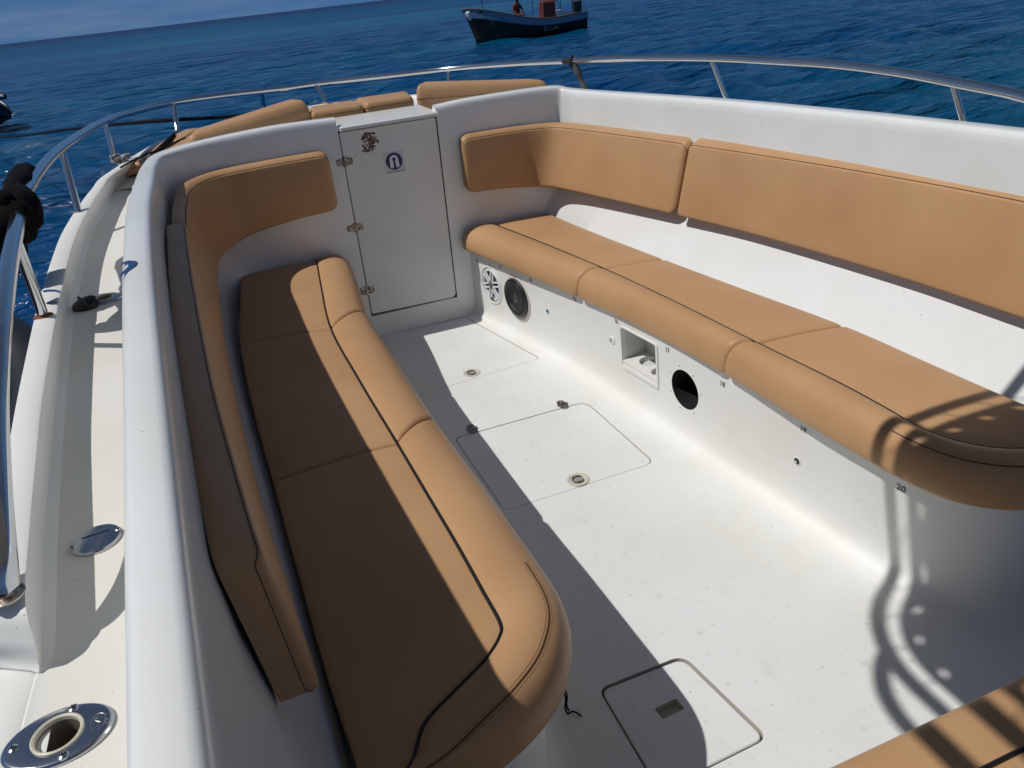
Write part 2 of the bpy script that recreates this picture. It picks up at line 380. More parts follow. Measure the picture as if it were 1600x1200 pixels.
p_out = [(-.155, -1.3), (-.185, 0), (-.255, 1.03), (-.335, 2.1), (-.388, 3.0), (-.398, 3.6), (-.390, 4.08), (-.335, 4.34), (-.12, 4.415), (.25, 4.42), (.585, 4.42)]
ztop = [1.24, 1.24, 1.24, 1.24, 1.24, 1.24, 1.24, 1.245, 1.262, 1.278, 1.272]
def liner(name, seat, mid, inn, outr, zt, deckz, par):
    def mixp(a, b, t): return [(a[i][0]*(1-t)+b[i][0]*t, a[i][1]*(1-t)+b[i][1]*t) for i in range(len(a))]
    def zo(d): return [z+d for z in zt]
    K = [zz(seat, -.02), zz(seat, .5), zz(mixp(seat, mid, .80), .68), zz(mid, .92)]
    K += [zz(mixp(mid, inn, .93), zo(-.045)), zz(mixp(inn, outr, .02), zo(-.022)), zz(mixp(inn, outr, .07), zo(-.009)), zz(mixp(inn, outr, .16), zo(-.002)), zz(mixp(inn, outr, .28), zt),
          zz(mixp(inn, outr, .74), zo(.001)), zz(mixp(inn, outr, .86), zo(-.003)), zz(mixp(inn, outr, .95), zo(-.010)), zz(outr, zo(-.022)), zz(mixp(inn, outr, 1.06), zo(-.06)), zz(mixp(inn, outr, 1.12), deckz-.03)]
    je = -1 if seat[0][0] < .3 else 0      # the end at the door follows the door's slanting edge
    for k in K:
        q = k[je]; z = min(q[2], 1.25); k[je] = ((.5665-.006+(z-.15)*.0163) if je else (1.0935+.006+(z-.14)*.0275), q[1], q[2])
    return loft(name, [kcrom(k, 10) for k in K], GELB, par, caps=False, smooth=40)
lp = liner('coaming', p_seat, p_mid, p_in, p_out, ztop, 1.04, boat)
# starboard: door -> corner -> aft
s_seat = [(1.098, 4.345), (1.3, 4.345), (1.6, 4.34), (1.71, 4.30), (1.755, 4.0), (1.838, 3.14), (1.93, 2.5), (1.985, 2.0), (2.03, 1.376), (2.06, 0), (2.0, -1.3)]
s_mid = [(1.112, 4.342), (1.33, 4.342), (1.77, 4.345), (1.878, 4.29), (1.93, 4.05), (2.108, 3.2), (2.207, 2.5), (2.25, 2.0), (2.275, 1.4), (2.28, 0), (2.19, -1.3)]
s_in = [(1.145, 4.34), (1.35, 4.34), (1.80, 4.34), (1.893, 4.29), (1.94, 4.05), (2.115, 3.2), (2.215, 2.5), (2.262, 2.0), (2.285, 1.4), (2.29, 0), (2.2, -1.3)]
s_out = [(1.145, 4.42), (1.35, 4.42), (1.84, 4.42), (1.965, 4.34), (2.02, 4.08), (2.2, 3.23), (2.305, 2.5), (2.352, 2.0), (2.375, 1.4), (2.38, 0), (2.28, -1.3)]
szt = [1.255, 1.266, 1.262, 1.24, 1.238, 1.24, 1.24, 1.24, 1.24, 1.24, 1.24]
ls = liner('coaming', s_seat, s_mid, s_in, s_out, szt, 1.04, boat)
# return edges of the coaming at the companionway
for nm, xs, yy in (('l', (.5603, .573, .578), 1), ('r', (1.0995, 1.1205, 1.130), 1)):
    zt = 1.272 if nm == 'l' else 1.255
    pts = [(xs[0]-.0005, 4.345, 0), (xs[1], 4.342, .9), (xs[2], 4.34, zt-.03), (xs[2]+(.0), 4.36, zt-.004), (xs[2], 4.40, zt), (xs[2], 4.42, zt-.02), (xs[2], 4.42, 0)]
    py('door_jamb', pts, [tuple(range(7))], GELB, boat, 0)
# ---- bulkhead below and above the door, cabin door
py('bulkhead', *prism([(.50, 4.347), (1.17, 4.347), (1.17, 4.41), (.50, 4.41)], -.01, .1345), GEL, boat)
# door frame plane behind the door (dark joint)
py('door_frame', *prism([(.52, 4.366), (1.16, 4.366), (1.16, 4.40), (.52, 4.40)], .13, 1.20), SEAM, boat)
dq = [(.5665, .150), (1.0935, .140), (1.1225, 1.196), (.5835, 1.196)]
dq = rpoly(dq, [.008, .035, .01, .01], 6)
Md = Matrix(((1, 0, 0, 0), (0, 0, -1, 4.366), (0, 1, 0, 0), (0, 0, 0, 1)))
door = py('cabin_door', *prism(dq, 0, .022, Md, bev=.0025), GEL, boat)
YD = 4.3438
for px, py_ in ((538, 253), (555, 356), (573, 454)):
    c = oy(px, py_, YD); hinge((c.x, YD+.0006, c.z), (0, -1, 0), (1, 0, 0), door, 1.42)
def onD(px, py_): c = oy(px, py_, YD); return c
c = onD(616, 253); M = frame((c.x, YD-.0004, c.z), (0, -1, 0), (1, 0, 0))
stk = join('life_jacket_sign', [prism(rpoly([(-.058, -.058), (.058, -.058), (.058, .058), (-.058, .058)], .004), 0, .0006, M)], PAPER, door)
join('sign_disc', [lathe([(.047, .0006), (.047, .0012)], M @ Matrix.Translation((0, .004, 0)), 40)], NAVY, stk)
# life jacket pictogram: two panels joined by a collar, dark neck gap with a tie
R_ = []
n_ = 14
outer = [(.024*math.cos(t), .012+.024*math.sin(t)) for t in np.linspace(0, math.pi, n_)]
poly = outer + [(-.026, -.028), (-.020, -.033), (-.009, -.033), (-.007, -.028), (-.0055, .004)] + [(.011*math.cos(t), .012+.011*math.sin(t)) for t in np.linspace(math.pi*1.0, 0, 10)] + [(.0055, .004), (.007, -.028), (.009, -.033), (.020, -.033), (.026, -.028)]
join('life_jacket_mark', [prism([(a, b+.002) for a, b in poly], .0012, .0018, M)], mat('pictogram_white', (.75, .76, .78), .4), stk, 0)
join('sign_caption', [boxdata(-.05+.0105*i, -.0415+.0105*i, -.0545, -.0505, .0006, .001, M) for i in range(10)], INK, stk, 0, False)
# flaked remains of an old sticker
rs_ = []
for i in range(150):
    px, py_ = 577+RNG.normal(0, 6.5), 222+RNG.uniform(-15, 16)
    if abs(px-576) > (15 if py_ < 224 else 9): continue
    if py_ > 224 and RNG.rand() < .45: continue
    c = onD(px, py_); q = .003+.006*RNG.rand()
    rs_.append(prism([(c.x+q*(.5+RNG.rand())*math.cos(a), c.z+q*(.4+.6*RNG.rand())*math.sin(a)) for a in np.linspace(0, 6.28, 7)[:-1]], 0, .0004+.0001*RNG.rand(), Matrix(((1, 0, 0, 0), (0, 0, -1, YD-.0002-.0003*RNG.rand()), (0, 1, 0, 0), (0, 0, 0, 1)))))
join('sticker_residue', rs_, mat('old_sticker_glue', (.12, .06, .035), .8), door, 0, False)
c = onD(687, 188); join('lock_hole', [lathe([(.008, -.001), (.008, .001)], frame((c.x-.012, YD, c.z-.004), (0, -1, 0)), 14)], BLK, door)
# companion hatch cover over the door
sl_ = [(.588, 4.322), (1.14, 4.322), (1.14, 4.74), (.588, 4.74)]
py('companionway_cover', *prism(rpoly(sl_, .012, 3), 1.2035, 1.228, bev=.008), GELB, boat)

# ---- foredeck, side decks, bulwark, hull
G = [(-.40, -1.3), (-.42, 0), (-.455, 1.0), (-.505, 1.5), (-.592, 2.28), (-.645, 3.3), (-.655, 4.3), (-.60, 5.0), (-.30, 5.58), (.30, 5.98), (.80, 6.05), (1.30, 5.86), (1.90, 5.25), (2.32, 4.35), (2.52, 3.4), (2.60, 2.4), (2.62, 1.4), (2.62, 0), (2.52, -1.3)]
GZ = [1.03, 1.04, 1.06, 1.12, 1.135, 1.145, 1.15, 1.155, 1.170, 1.176, 1.178, 1.176, 1.162, 1.15, 1.14, 1.14, 1.14, 1.14, 1.13]
def inw(pts, d):
    o = []; n = len(pts)
    for i, p in enumerate(pts):
        a = Vector(pts[max(0, i-1)]); b = Vector(pts[min(n-1, i+1)]); t = (b-a).normalized(); nn = Vector((t.y, -t.x))
        dd = d[i] if isinstance(d, (list, tuple)) else d
        o.append((p[0]+nn.x*dd, p[1]+nn.y*dd))
    return o
DKZ = [1.035, 1.035, 1.035, 1.035, 1.037, 1.045, 1.06, 1.085, 1.12, 1.135, 1.135, 1.135, 1.11, 1.07, 1.05, 1.04, 1.04, 1.04, 1.04]
wtop = [.06, .06, .07, .062, .06, .058, .058, .058, .055, .05, .05, .05, .055, .06, .06, .06, .06, .06, .06]
wbase = [.062, .062, .075, .105, .098, .092, .09, .088, .08, .07, .07, .07, .08, .09, .09, .09, .09, .09, .09]
def gz_(d): return [z+d for z in GZ]
# port bulwark surveyed from the photograph: outer edge, inner top edge, inner foot
BW = [((-20, 1110), (40, 1110), (60, 1110), 1.040), ((-26, 1040), (60, 1048), (64, 1052), 1.044), ((-28, 1000), (55, 1003), (66, 1006), 1.085), ((-30, 930), (40, 934), (68, 940), 1.128), ((-17, 830), (46, 830), (73, 832), 1.135),
      ((8, 720), (58, 697), (83, 707), 1.136), ((31, 600), (68, 608), (92, 610), 1.137), ((55, 490), (90, 480), (108, 482), 1.138), ((66, 450), (97, 449), (116, 450), 1.139), ((82, 400), (108, 400), (127, 400), 1.140),
      ((97, 362), (121, 361), (140, 362), 1.142), ((119, 326), (139, 325), (158, 330), 1.144), ((143, 294), (161, 291), (180, 297), 1.146), ((170, 268), (185, 266), (203, 274), 1.150)]
def q3(p, z): v = oz(p[0], p[1], z); return (v.x, v.y, v.z)
ZDK = [1.0365]*11+[1.042, 1.05, 1.064]
Go = [(-.47, -1.3, 1.04), (-.48, 0, 1.04)]+[q3(o_, z) for o_, i_, b_, z in BW]
Gi = [(-.42, -1.3, 1.0395), (-.43, 0, 1.0395)]+[q3(i_, z) for o_, i_, b_, z in BW]
Gb = [(-.40, -1.3, 1.0365), (-.41, 0, 1.0365)]+[q3(b_, ZDK[k]) for k, (o_, i_, b_, z) in enumerate(BW)]
k0 = 8                                             # rest of the outline, round the bow and down the starboard side
Go += [(p[0], p[1], GZ[k0+i]) for i, p in enumerate(G[k0:])]
Gi += [(p[0], p[1], GZ[k0+i]-.002) for i, p in enumerate(inw(G, wtop)[k0:])]
Gb += [(p[0], p[1], DKZ[k0+i]) for i, p in enumerate(inw(G, wbase)[k0:])]
for k in range(len(Go)-len(G[k0:])-1, 1, -1): pass
NS = len(BW)+2                                      # stations before the bow part
def ow(d, z=None, zd=0): # offset of the outer edge; positive = inboard
    xy = inw([p[:2] for p in Go], d); return kcrom([(xy[i][0], xy[i][1], (z if z is not None else Go[i][2]+zd)) for i in range(len(Go))], 8)
def mi(t, zd=0): return kcrom([(Go[i][0]*(1-t)+Gi[i][0]*t, Go[i][1]*(1-t)+Gi[i][1]*t, Go[i][2]*(1-t)+Gi[i][2]*t+zd) for i in range(len(Go))], 8)
def mb(t): 
    o = []
    for i in range(len(Go)):
        a, b_ = Gi[i], Gb[i]; o.append((a[0]*(1-t)+b_[0]*t, a[1]*(1-t)+b_[1]*t, a[2]*(1-t)+b_[2]*t))
    return kcrom(o, 8)
hull_c = [ow(.55, -.95), ow(.16, -.6), ow(.03, .4), ow(-.004, .92), ow(-.012, None, -.05), ow(-.008, None, -.02), ow(-.002, None, -.005), mi(.12), mi(.5), mi(.86), mi(.97, -.003), mb(.14), mb(.5), mb(.9), kcrom([(p[0]+.02 if i < 14 else p[0], p[1], p[2]-.001) for i, p in enumerate(Gb)], 8)]
loft('hull_side', hull_c, GEL, boat, smooth=35)
n = 60
pb = crom([(p[0]+.004, p[1], p[2]) for p in Gb[:NS+1]], n); pc = crom([(p[0]+.03, p[1], 1.035) for p in p_out[:7]]+[(-.36, 4.6, 1.06), (-.33, 5.0, 1.085)], n)
loft('side_deck', [pb, [a.lerp(b, .5) for a, b in zip(pb, pc)], pc], GELDECK, boat)
sb = crom(zz(list(reversed(inw(G, [w+.012 for w in wbase])))[:7], list(reversed(DKZ))[:7]), n); sc_ = crom([(p[0]-.03, p[1], 1.035) for p in reversed(s_out[3:])]+[(2.0, 5.0, 1.1)], n)
loft('side_deck', [sb, sc_], GELDECK, boat)
# foredeck: crowned sheet from the bulkhead to the bow edge
fd_out = kcrom([Gb[i] for i in range(NS-2, NS+6)], 8)
nfd = len(fd_out); fd_in = [Vector((-.36+(2.32)*i/(nfd-1), 4.40, 1.075+.125*math.sin(math.pi*i/(nfd-1))**.6)) for i in range(nfd)]
rows = []
for j in range(9):
    t = j/8; rows.append([a.lerp(b, t)+Vector((0, 0, -.012*math.sin(math.pi*t)*math.sin(math.pi*i/(nfd-1)))) for i, (a, b) in enumerate(zip(fd_in, fd_out))])
loft('foredeck', rows, GELDECK, boat)

# ---- bench bases
s_floor = OZ([(741, 490), (860, 568), (980, 640), (1100, 718), (1250, 810), (1378, 890), (1430, 925), (1480, 948), (1535, 955), (1600, 954)], 0)
s_floor = [Vector((1.188, 4.36, 0))] + [Vector((p.x, p.y, 0)) for p in s_floor[1:]]
s_fl = [(1.205, 4.36), (1.408, 3.434), (1.490, 2.79), (1.548, 2.268), (1.610, 1.78), (1.645, 1.46), (1.668, 1.31), (1.720, 1.205), (1.800, 1.150), (1.92, 1.125), (2.1, 1.12)]
s_tp = [(1.213, 4.36), (1.396, 3.434), (1.482, 2.79), (1.540, 2.268), (1.583, 1.78), (1.598, 1.46), (1.628, 1.31), (1.690, 1.205), (1.785, 1.140), (1.92, 1.12), (2.1, 1.115)]
s_bk = [(1.85, 4.36), (1.9, 3.434), (1.96, 2.79), (2.02, 2.268), (2.07, 1.78), (2.09, 1.46), (2.095, 1.4), (2.1, 1.36), (2.1, 1.33), (2.1, 1.3), (2.1, 1.2)]
def off(pts, d): return inw(pts, d)
def base_mesh(name, flo, top, bk, sgn, ztop_):
    def o_(d): return inw(flo, sgn*d)
    K = [zz(o_(.075), .0006), zz(o_(.056), .003), zz(o_(.038), .008), zz(o_(.023), .017), zz(o_(.010), .031), zz(o_(.002), .050)]
    for t in (.15, .4, .6, .8, 1.0): K.append([(flo[i][0]*(1-t)+top[i][0]*t, flo[i][1]*(1-t)+top[i][1]*t, .050+(ztop_-.050)*t) for i in range(len(flo))])
    K.append(zz(bk, ztop_)); K.append(zz(bk, -.05)); K.append(zz(o_(.075), -.05))
    v, f = loftdata([kcrom(k, 6) for k in K], closed=True, caps=True)
    return py(name, v, f, GEL, boat, 35)
sbase = base_mesh('bench_base', s_fl, s_tp, s_bk, 1, .425)
bmp = bmesh.new(); bmp.from_mesh(sbase.data); BV = BVHTree.FromBMesh(bmp)
def panel(px, py_):
    h, nrm, i, d = BV.ray_cast(CAM, ray(px, py_))
    nrm = Vector((nrm.x, nrm.y, nrm.z)); 
    if nrm.dot(ray(px, py_)) > 0: nrm = -nrm
    return h, nrm
def pframe(px, py_, lift=0):
    h, nr = panel(px, py_); x = Vector((-nr.y, nr.x, 0)).normalized()
    if x.dot(CR) < 0: x = -x
    return frame(h+nr*lift, nr, x)
M1 = pframe(768, 445) @ Matrix.Scale(1.1, 4); M2 = pframe(808, 465) @ Matrix.Scale(1.13, 4); M3 = pframe(1070, 609)
CAV = mat('recess_white', (.6, .6, .58), .5)
cuts = [py('cut', *lathe([(.094, -.03), (.094, .03)], M1, 40), CAV), py('cut', *lathe([(.088, -.16), (.088, .05)], M3, 40), DARK)]
# cup niche: corners on the panel
na, nb, nc, nd = [panel(*q)[0] for q in ((973, 508), (1026, 541), (1027, 606), (974, 566))]
nctr = (na+nb+nc+nd)/4; Mn = pframe(1000, 560); Mi = Mn.inverted()
loc = [Mi @ q for q in (na, nb, nc, nd)]
nx0, nx1 = min(loc[0].x, loc[3].x), max(loc[1].x, loc[2].x); ny0, ny1 = (loc[2].y+loc[3].y)/2, (loc[0].y+loc[1].y)/2
cuts.append(py('cut', *prism(rpoly([(nx0, ny0), (nx1, ny0), (nx1, ny1), (nx0, ny1)], .015, 4), -.13, .08, Mn), CAV))
boolean(sbase, cuts)
# white speaker
sp1 = join('speaker', [lathe([(.088, -.012), (.092, -.004), (.088, .003), (.079, .004), (.076, -.002), (.074, -.011)], M1, 40, ring=True)], SPW, boat); sp1['label'] = 'white speaker with spoked grille'
join('speaker_cone', [lathe([(.078, -.012), (.074, -.011), (.03, -.024), (.024, -.022)], M1, 32)], mat('navy_cone', (.012, .018, .05), .35), sp1)
spk = []
for k in range(6):
    a = k*math.pi/3+.25
    for s in (-.011, .011):
        Mk = M1 @ Matrix.Rotation(a, 4, 'Z') @ Matrix.Translation((0, s, 0)); spk.append(boxdata(.016, .08, -.0042, .0042, -.002, .005, Mk, .001))

for q in spk: join('grille_bar', [q], SPW, sp1, 30, False)
join('speaker_hub', [lathe([(.022, -.006), (.022, .004), (.016, .008), (.004, .009)], M1, 24)], STEEL, sp1)
join('speaker_badge', [boxdata(-.02, .02, -.088, -.072, .002, .006, M1, .001)], STEEL, sp1)
join('speaker_ring', [lathe([(.108, -.001), (.108, .003), (.1, .005), (.094, .002)], M1, 40, ring=True)], GEL, sp1)
# black speaker without grille
sp2 = join('speaker', [lathe([(.100, -.002), (.102, .006), (.098, .014), (.086, .016), (.080, .012), (.078, .004)], M2, 40, ring=True)], BLK, boat); sp2['label'] = 'black uncovered speaker'
join('speaker_surround', [lathe([(.081, .008), (.077, .014), (.071, .016), (.066, .012), (.062, .007)], M2, 36, ring=True)], mat('rubber_surround', (.009, .010, .012), .6), sp2)
join('speaker_cone', [lathe([(.064, .008), (.06, .006), (.042, .0035), (.040, .0045), (.022, .002)], M2, 36)], CONE, sp2)
join('dust_cap', [lathe([(.024, .002), (.021, .010), (.012, .014), (.003, .0155)], M2, 24)], mat('green_grey_cap', (.05, .06, .055), .25), sp2)
join('mounting_ring', [lathe([(.113, -.001), (.113, .002), (.1, .003)], M2 @ Matrix.Translation((.006, -.012, 0)), 36)], mat('old_gasket', (.42, .4, .36), .6), sp2)
# rim and screw holes round the open speaker hole
v = []
for a in (.2, 1.0, 1.9, 2.7, 3.6, 4.4, 5.3):
    v.append(lathe([(.0028, 0), (.0028, .0008)], M3 @ Matrix.Translation((.105*math.cos(a), .105*math.sin(a), 0)), 8))
for q in v: join('screw_hole', [q], BLK, boat, 0, False)
# niche frame, cup shelf
fr = rpoly([(nx0-.003, ny0-.016), (nx1+.008, ny0-.016), (nx1+.008, ny1+.004), (nx0-.003, ny1+.004)], .016, 5); fi = rpoly([(nx0+.002, ny0+.003), (nx1-.002, ny0+.003), (nx1-.002, ny1-.002), (nx0+.002, ny1-.002)], .014, 5)
q = len(fr); vs = [Mn @ Vector((a, b, z)) for pl, z in ((fr, -.002), (fr, .006), (fi, .007), (fi, -.02)) for a, b in pl]
fs = [(j*q+i, j*q+(i+1) % q, (j+1)*q+(i+1) % q, (j+1)*q+i) for j in range(3) for i in range(q)]
cup = py('cup_holder_niche', vs, fs, GEL, boat, 35)
nw = nx1-nx0
shelf = py('cup_shelf', *prism([(nx0+.001, -.128), (nx1-.001, -.128), (nx1-.001, .003), (nx0+.001, .003)], 0, .028, Mn @ Matrix(((1, 0, 0, 0), (0, 0, 1, ny0+.0005), (0, 1, 0, 0), (0, 0, 0, 1)))), GEL, cup)
ct = []
for fx, dz in ((.36, -.084), (.79, -.056)):
    Mc = Mn @ Matrix(((1, 0, 0, nx0+nw*fx), (0, 0, 1, ny0), (0, 1, 0, dz), (0, 0, 0, 1))); ct.append(py('cut', *lathe([((.19 if fx < .5 else .155)*nw, .005), ((.19 if fx < .5 else .155)*nw, .06)], Mc, 32), CAV))
boolean(shelf, ct)
# small fittings on the panel
def stud(px, py_, prof, m_, name, label=None):
    o = join(name, [lathe(prof, pframe(px, py_), 20)], m_, boat); 
    if label: o['label'] = label
    return o
o = stud(856, 486, [(.013, 0), (.013, .003), (.009, .006), (.003, .008)], BLUE, 'courtesy_light', 'small blue courtesy light')
join('light_bezel', [lathe([(.018, -.001), (.018, .002), (.013, .003)], pframe(856, 486), 24, ring=True)], GEL, o)
o = stud(957, 531, [(.022, -.001), (.022, .003), (.017, .006), (.012, .006)], GEL, 'vent_fitting'); join('vent_core', [lathe([(.011, .005), (.011, .0075)], pframe(956, 531), 16)], GREYP, o)
o = stud(1246, 720, [(.012, 0), (.012, .004), (.008, .006)], BLK, 'power_socket', 'small black socket'); join('socket_core', [lathe([(.005, .005), (.005, .008)], pframe(1246, 720), 12)], STEEL, o)
join('socket_bezel', [lathe([(.017, -.001), (.017, .0015), (.012, .0025)], pframe(1246, 720), 20, ring=True)], GEL, o)
for s, px, py_, z in (('12', 746, 408, .024), ('13', 782, 417, .024), ('14', 829, 438, .026), ('15', 898, 467, .026), ('16', 963, 502, .024), ('17', 1043, 547, .024), ('18', 1129, 600, .024), ('19', 1255, 671, .024), ('20', 1408, 763, .0255)):
    text('seat_number', s, z*1.25, pframe(px, py_, .0012), INK, boat)
bmp.free()
# port base
p_fl = [(.33, 4.36), (.325, 3.9), (.318, 3.3), (.33, 2.6), (.35, 2.0), (.375, 1.6), (.388, 1.38), (.375, 1.25), (.325, 1.13), (.24, 1.05), (.12, 1.0), (-.06, .985)]
p_tp = [(.38, 4.36), (.37, 3.9), (.355, 3.3), (.36, 2.6), (.375, 2.0), (.395, 1.6), (.40, 1.38), (.385, 1.24), (.33, 1.12), (.24, 1.04), (.12, .99), (-.06, .975)]
p_bk = [(-.30, 4.36), (-.30, 3.9), (-.3, 3.3), (-.28, 2.6), (-.26, 2.0), (-.22, 1.6), (-.2, 1.5), (-.18, 1.4), (-.16, 1.35), (-.15, 1.3), (-.14, 1.2), (-.12, 1.1)]
base_mesh('bench_base', p_fl, p_tp, p_bk, -1, .425)

# ================================================================== CUSHIONS
def seat_cushion(F, P, B, z0, z1, label, group, seam=None, ends=(True, True), n=56, zf=None, P_lin=False, B_lin=False, cor=None, bolster=True):
    F = crom(F, n, 0) if not cor else kcrom([(p[0], p[1], 0) for p in F], cor)
    P = crom(P, n, 0, P_lin) if not cor else kcrom([(p[0], p[1], 0) for p in P], cor)
    B = crom(B, n, 0, B_lin) if not cor else kcrom([(p[0], p[1], 0) for p in B], cor)
    n = len(F); H = z1-z0
    cum = [0]
    for i in range(1, n): cum.append(cum[-1]+(F[i]-F[i-1]).length)
    tot = cum[-1]
    prof_b = [(0, .0), (.10, .006), (.26, .010), (.45, .004), (.62, -.012), (.78, -.034), (.90, -.062), (.975, -.092), (1.0, -.72*H-.0), (.985, -.9*H), (.94, -H+.002)]
    prof_b = [(0, -.003), (.05, .006), (.16, .013), (.32, .017), (.48, .016), (.64, .009), (.78, -.004), (.89, -.024), (.965, -.051), (1.0, -.082), (.995, -.104), (.975, -H+.006), (.93, -H)]
    if not bolster: prof_b = [(0, 0), (.3, .001), (.6, .001), (.8, -.004), (.92, -.014), (.98, -.03), (1.0, -.05), (.995, -H+.012), (.97, -H)]
    prof_t = [(.0, -H), (0, -H+.01), (.0, -.022), (.012, -.008), (.03, -.001), (.06, .001), (.25, .004), (.5, .006), (.75, .005), (.92, .001), (1, -.003)]
    rows = []
    for typ, pr in (('t', prof_t), ('b', prof_b)):
        for k, (u, dz) in enumerate(pr):
            if typ == 'b' and k == 0: continue
            row = []
            for i in range(n):
                a, b_ = (B[i], P[i]) if typ == 't' else (P[i], F[i])
                p = a.lerp(b_, u); z = z1+dz
                de0 = cum[i] if ends[0] else 9; de1 = tot-cum[i] if ends[1] else 9; d = min(de0, de1); r = .028
                if d < r:
                    kq = math.sqrt(max(0, 1-(1-d/r)**2)); z = z0+.5*H+(z-z0-.5*H)*(.80+.20*kq)
                    if typ == 'b': p = a.lerp(b_, u*(.90+.10*kq))
                row.append(Vector((p.x, p.y, z)))
            rows.append(row)
    # denser rows along the ends
    v, f = loftdata(rows, closed=True, caps=True)
    c = thing('seat_cushion', (sum(p.x for p in F)/n, sum(p.y for p in F)/n, z0), label, 'seat cushion', group)
    o = py('cushion_body', v, f, TAN, c, 42)
    tube('piping', [Vector((p.x, p.y, z1+.0005)) for p in P[1:-1]], .0046, PIPE, c, 8)
    if seam:   # double stitched seam along the band, over part of the length
        i0, i1, us = seam
        for qi, u in enumerate(us):
            k = 0
            pts = []
            for i in range(i0, i1):
                # find z on the profile
                for q in range(len(prof_b)-1):
                    if prof_b[q][0] <= u <= prof_b[q+1][0]:
                        t = (u-prof_b[q][0])/(prof_b[q+1][0]-prof_b[q][0]+1e-9); z = z1+prof_b[q][1]*(1-t)+prof_b[q+1][1]*t; break
                p = P[i].lerp(F[i], u); nn = (F[i]-P[i]).normalized(); pts.append(Vector((p.x, p.y, z))+nn*.0004)
            
            if len(us) > 2 and qi in (0, 3):         # stitches: short threads in a row
                fine = crom(pts, 2*int(length(pts)/.0062), lin=True); join('stitching', [tubedata(fine[k_:k_+2], .0008, 4) for k_ in range(0, len(fine)-1, 2)], STITCH, c, 0, False)['kind'] = 'stuff'
            else: tube('stitching', pts, .0010, STITCH, c, 5)
    return c
def ends_dense(pts, n=64):
    return pts
GS = 'tan seat cushions along the starboard bench'; GP = 'tan seat cushions along the port bench'
# starboard bench, three cushions; curves measured on the photograph at their real heights
SF = [(1.160, 4.325), (1.275, 3.80), (1.396, 3.2), (1.476, 2.65), (1.518, 2.17), (1.535, 1.72), (1.548, 1.50), (1.562, 1.35), (1.600, 1.22), (1.68, 1.13), (1.79, 1.08), (1.93, 1.06), (2.02, 1.06)]
SP = [(1.372, 4.325), (1.46, 3.80), (1.545, 3.2), (1.598, 2.65), (1.632, 2.13), (1.660, 1.766), (1.665, 1.56), (1.663, 1.42), (1.685, 1.325), (1.735, 1.25), (1.81, 1.20), (1.93, 1.175), (2.02, 1.17)]
SB = [(1.735, 4.325), (1.775, 3.80), (1.850, 3.14), (1.92, 2.6), (1.992, 2.085), (2.005, 1.73), (2.01, 1.56), (2.015, 1.45), (2.018, 1.38), (2.02, 1.32), (2.022, 1.27), (2.022, 1.23), (2.022, 1.20)]
def cut_curves(Cs, i0, i1, gap=.004):
    return Cs
def dense(pts, per=10): return kcrom([(p[0], p[1], 0) for p in pts], per)
dF, dP, dB = dense(SF), dense(SP), dense(SB)
def sect(D, a, b): return [tuple(v[:2]) for v in D[a:b+1]]
def mk(D, a, b, trim0=0, trim1=0):
    s = [Vector(v) for v in D[a:b+1]]
    if trim0: s[0] = s[0].lerp(s[1], min(.9, trim0/(s[0]-s[1]).length))
    if trim1: s[-1] = s[-1].lerp(s[-2], min(.9, trim1/(s[-1]-s[-2]).length))
    return s
def endfine(D):
    """extra samples close to both ends so the corner rounding has vertices"""
    o = []; n = len(D)
    for i, p in enumerate(D):
        if i == 0:
            for t in (0, .08, .2, .35, .55, .78): o.append(p.lerp(D[1], t))
        elif i == n-2:
            for t in (0, .22, .45, .65, .8, .92): o.append(p.lerp(D[-1], t))
        elif i == n-1: o.append(p)
        else: o.append(p)
    return o
import types
def seat(dF, dP, dB, a, b, label, group, t0=.0, t1=.0, seam=None, z0=.424, z1=.55):
    F_, P_, B_ = [endfine(mk(D, a, b, t0, t1)) for D in (dF, dP, dB)]
    g = globals(); old = g['kcrom']
    g['kcrom'] = lambda pts, per: [Vector(p) for p in pts]       # already sampled
    try: c = seat_cushion([(p.x, p.y) for p in F_], [(p.x, p.y) for p in P_], [(p.x, p.y) for p in B_], z0, z1, label, group, seam=seam, cor=1)
    finally: g['kcrom'] = old
    return c
seat(dF, dP, dB, 0, 20, 'tan seat cushion over the two speakers, beside the cabin wall', GS, .002, .0015, z0=.432)
seat(dF, dP, dB, 20, 40, 'tan seat cushion above the cup holder niche, middle of its bench', GS, .0015, .0015, z0=.432)
seat(dF, dP, dB, 40, 120, 'long tan seat cushion with rounded end crossed by canopy shadow, above number 20', GS, .0015, .002, seam=(30, 88, (.70, .715)), z0=.432)
# port bench
PF = [(.500, 4.325), (.474, 3.94), (.430, 3.43), (.434, 2.87), (.445, 2.27), (.462, 1.93), (.474, 1.62), (.482, 1.40), (.478, 1.29), (.452, 1.195), (.395, 1.105), (.325, 1.045), (.236, 1.0), (.12, .965), (.0, .95)]
PP = [(.318, 4.325), (.276, 3.85), (.232, 3.24), (.248, 2.66), (.273, 2.13), (.288, 1.78), (.298, 1.55), (.303, 1.35), (.305, 1.245), (.290, 1.205), (.240, 1.158), (.160, 1.11), (.082, 1.06), (.040, .99), (.0, .955)]
PB = [(-.10, 4.325), (-.130, 3.85), (-.155, 3.30), (-.145, 2.66), (-.120, 2.11), (-.105, 1.78), (-.095, 1.58), (-.088, 1.42), (-.083, 1.33), (-.08, 1.27), (-.075, 1.21), (-.07, 1.15), (-.065, 1.09), (-.06, 1.02), (-.055, .965)]
dF, dP, dB = dense(PF), dense(PP), dense(PB)
seat(dF, dP, dB, 0, 20, 'short tan seat cushion against the cabin wall left of the door', GP, .002, .0015)
seat(dF, dP, dB, 20, 40, 'tan seat cushion half in shadow, middle of the port bench', GP, .0015, .0015)
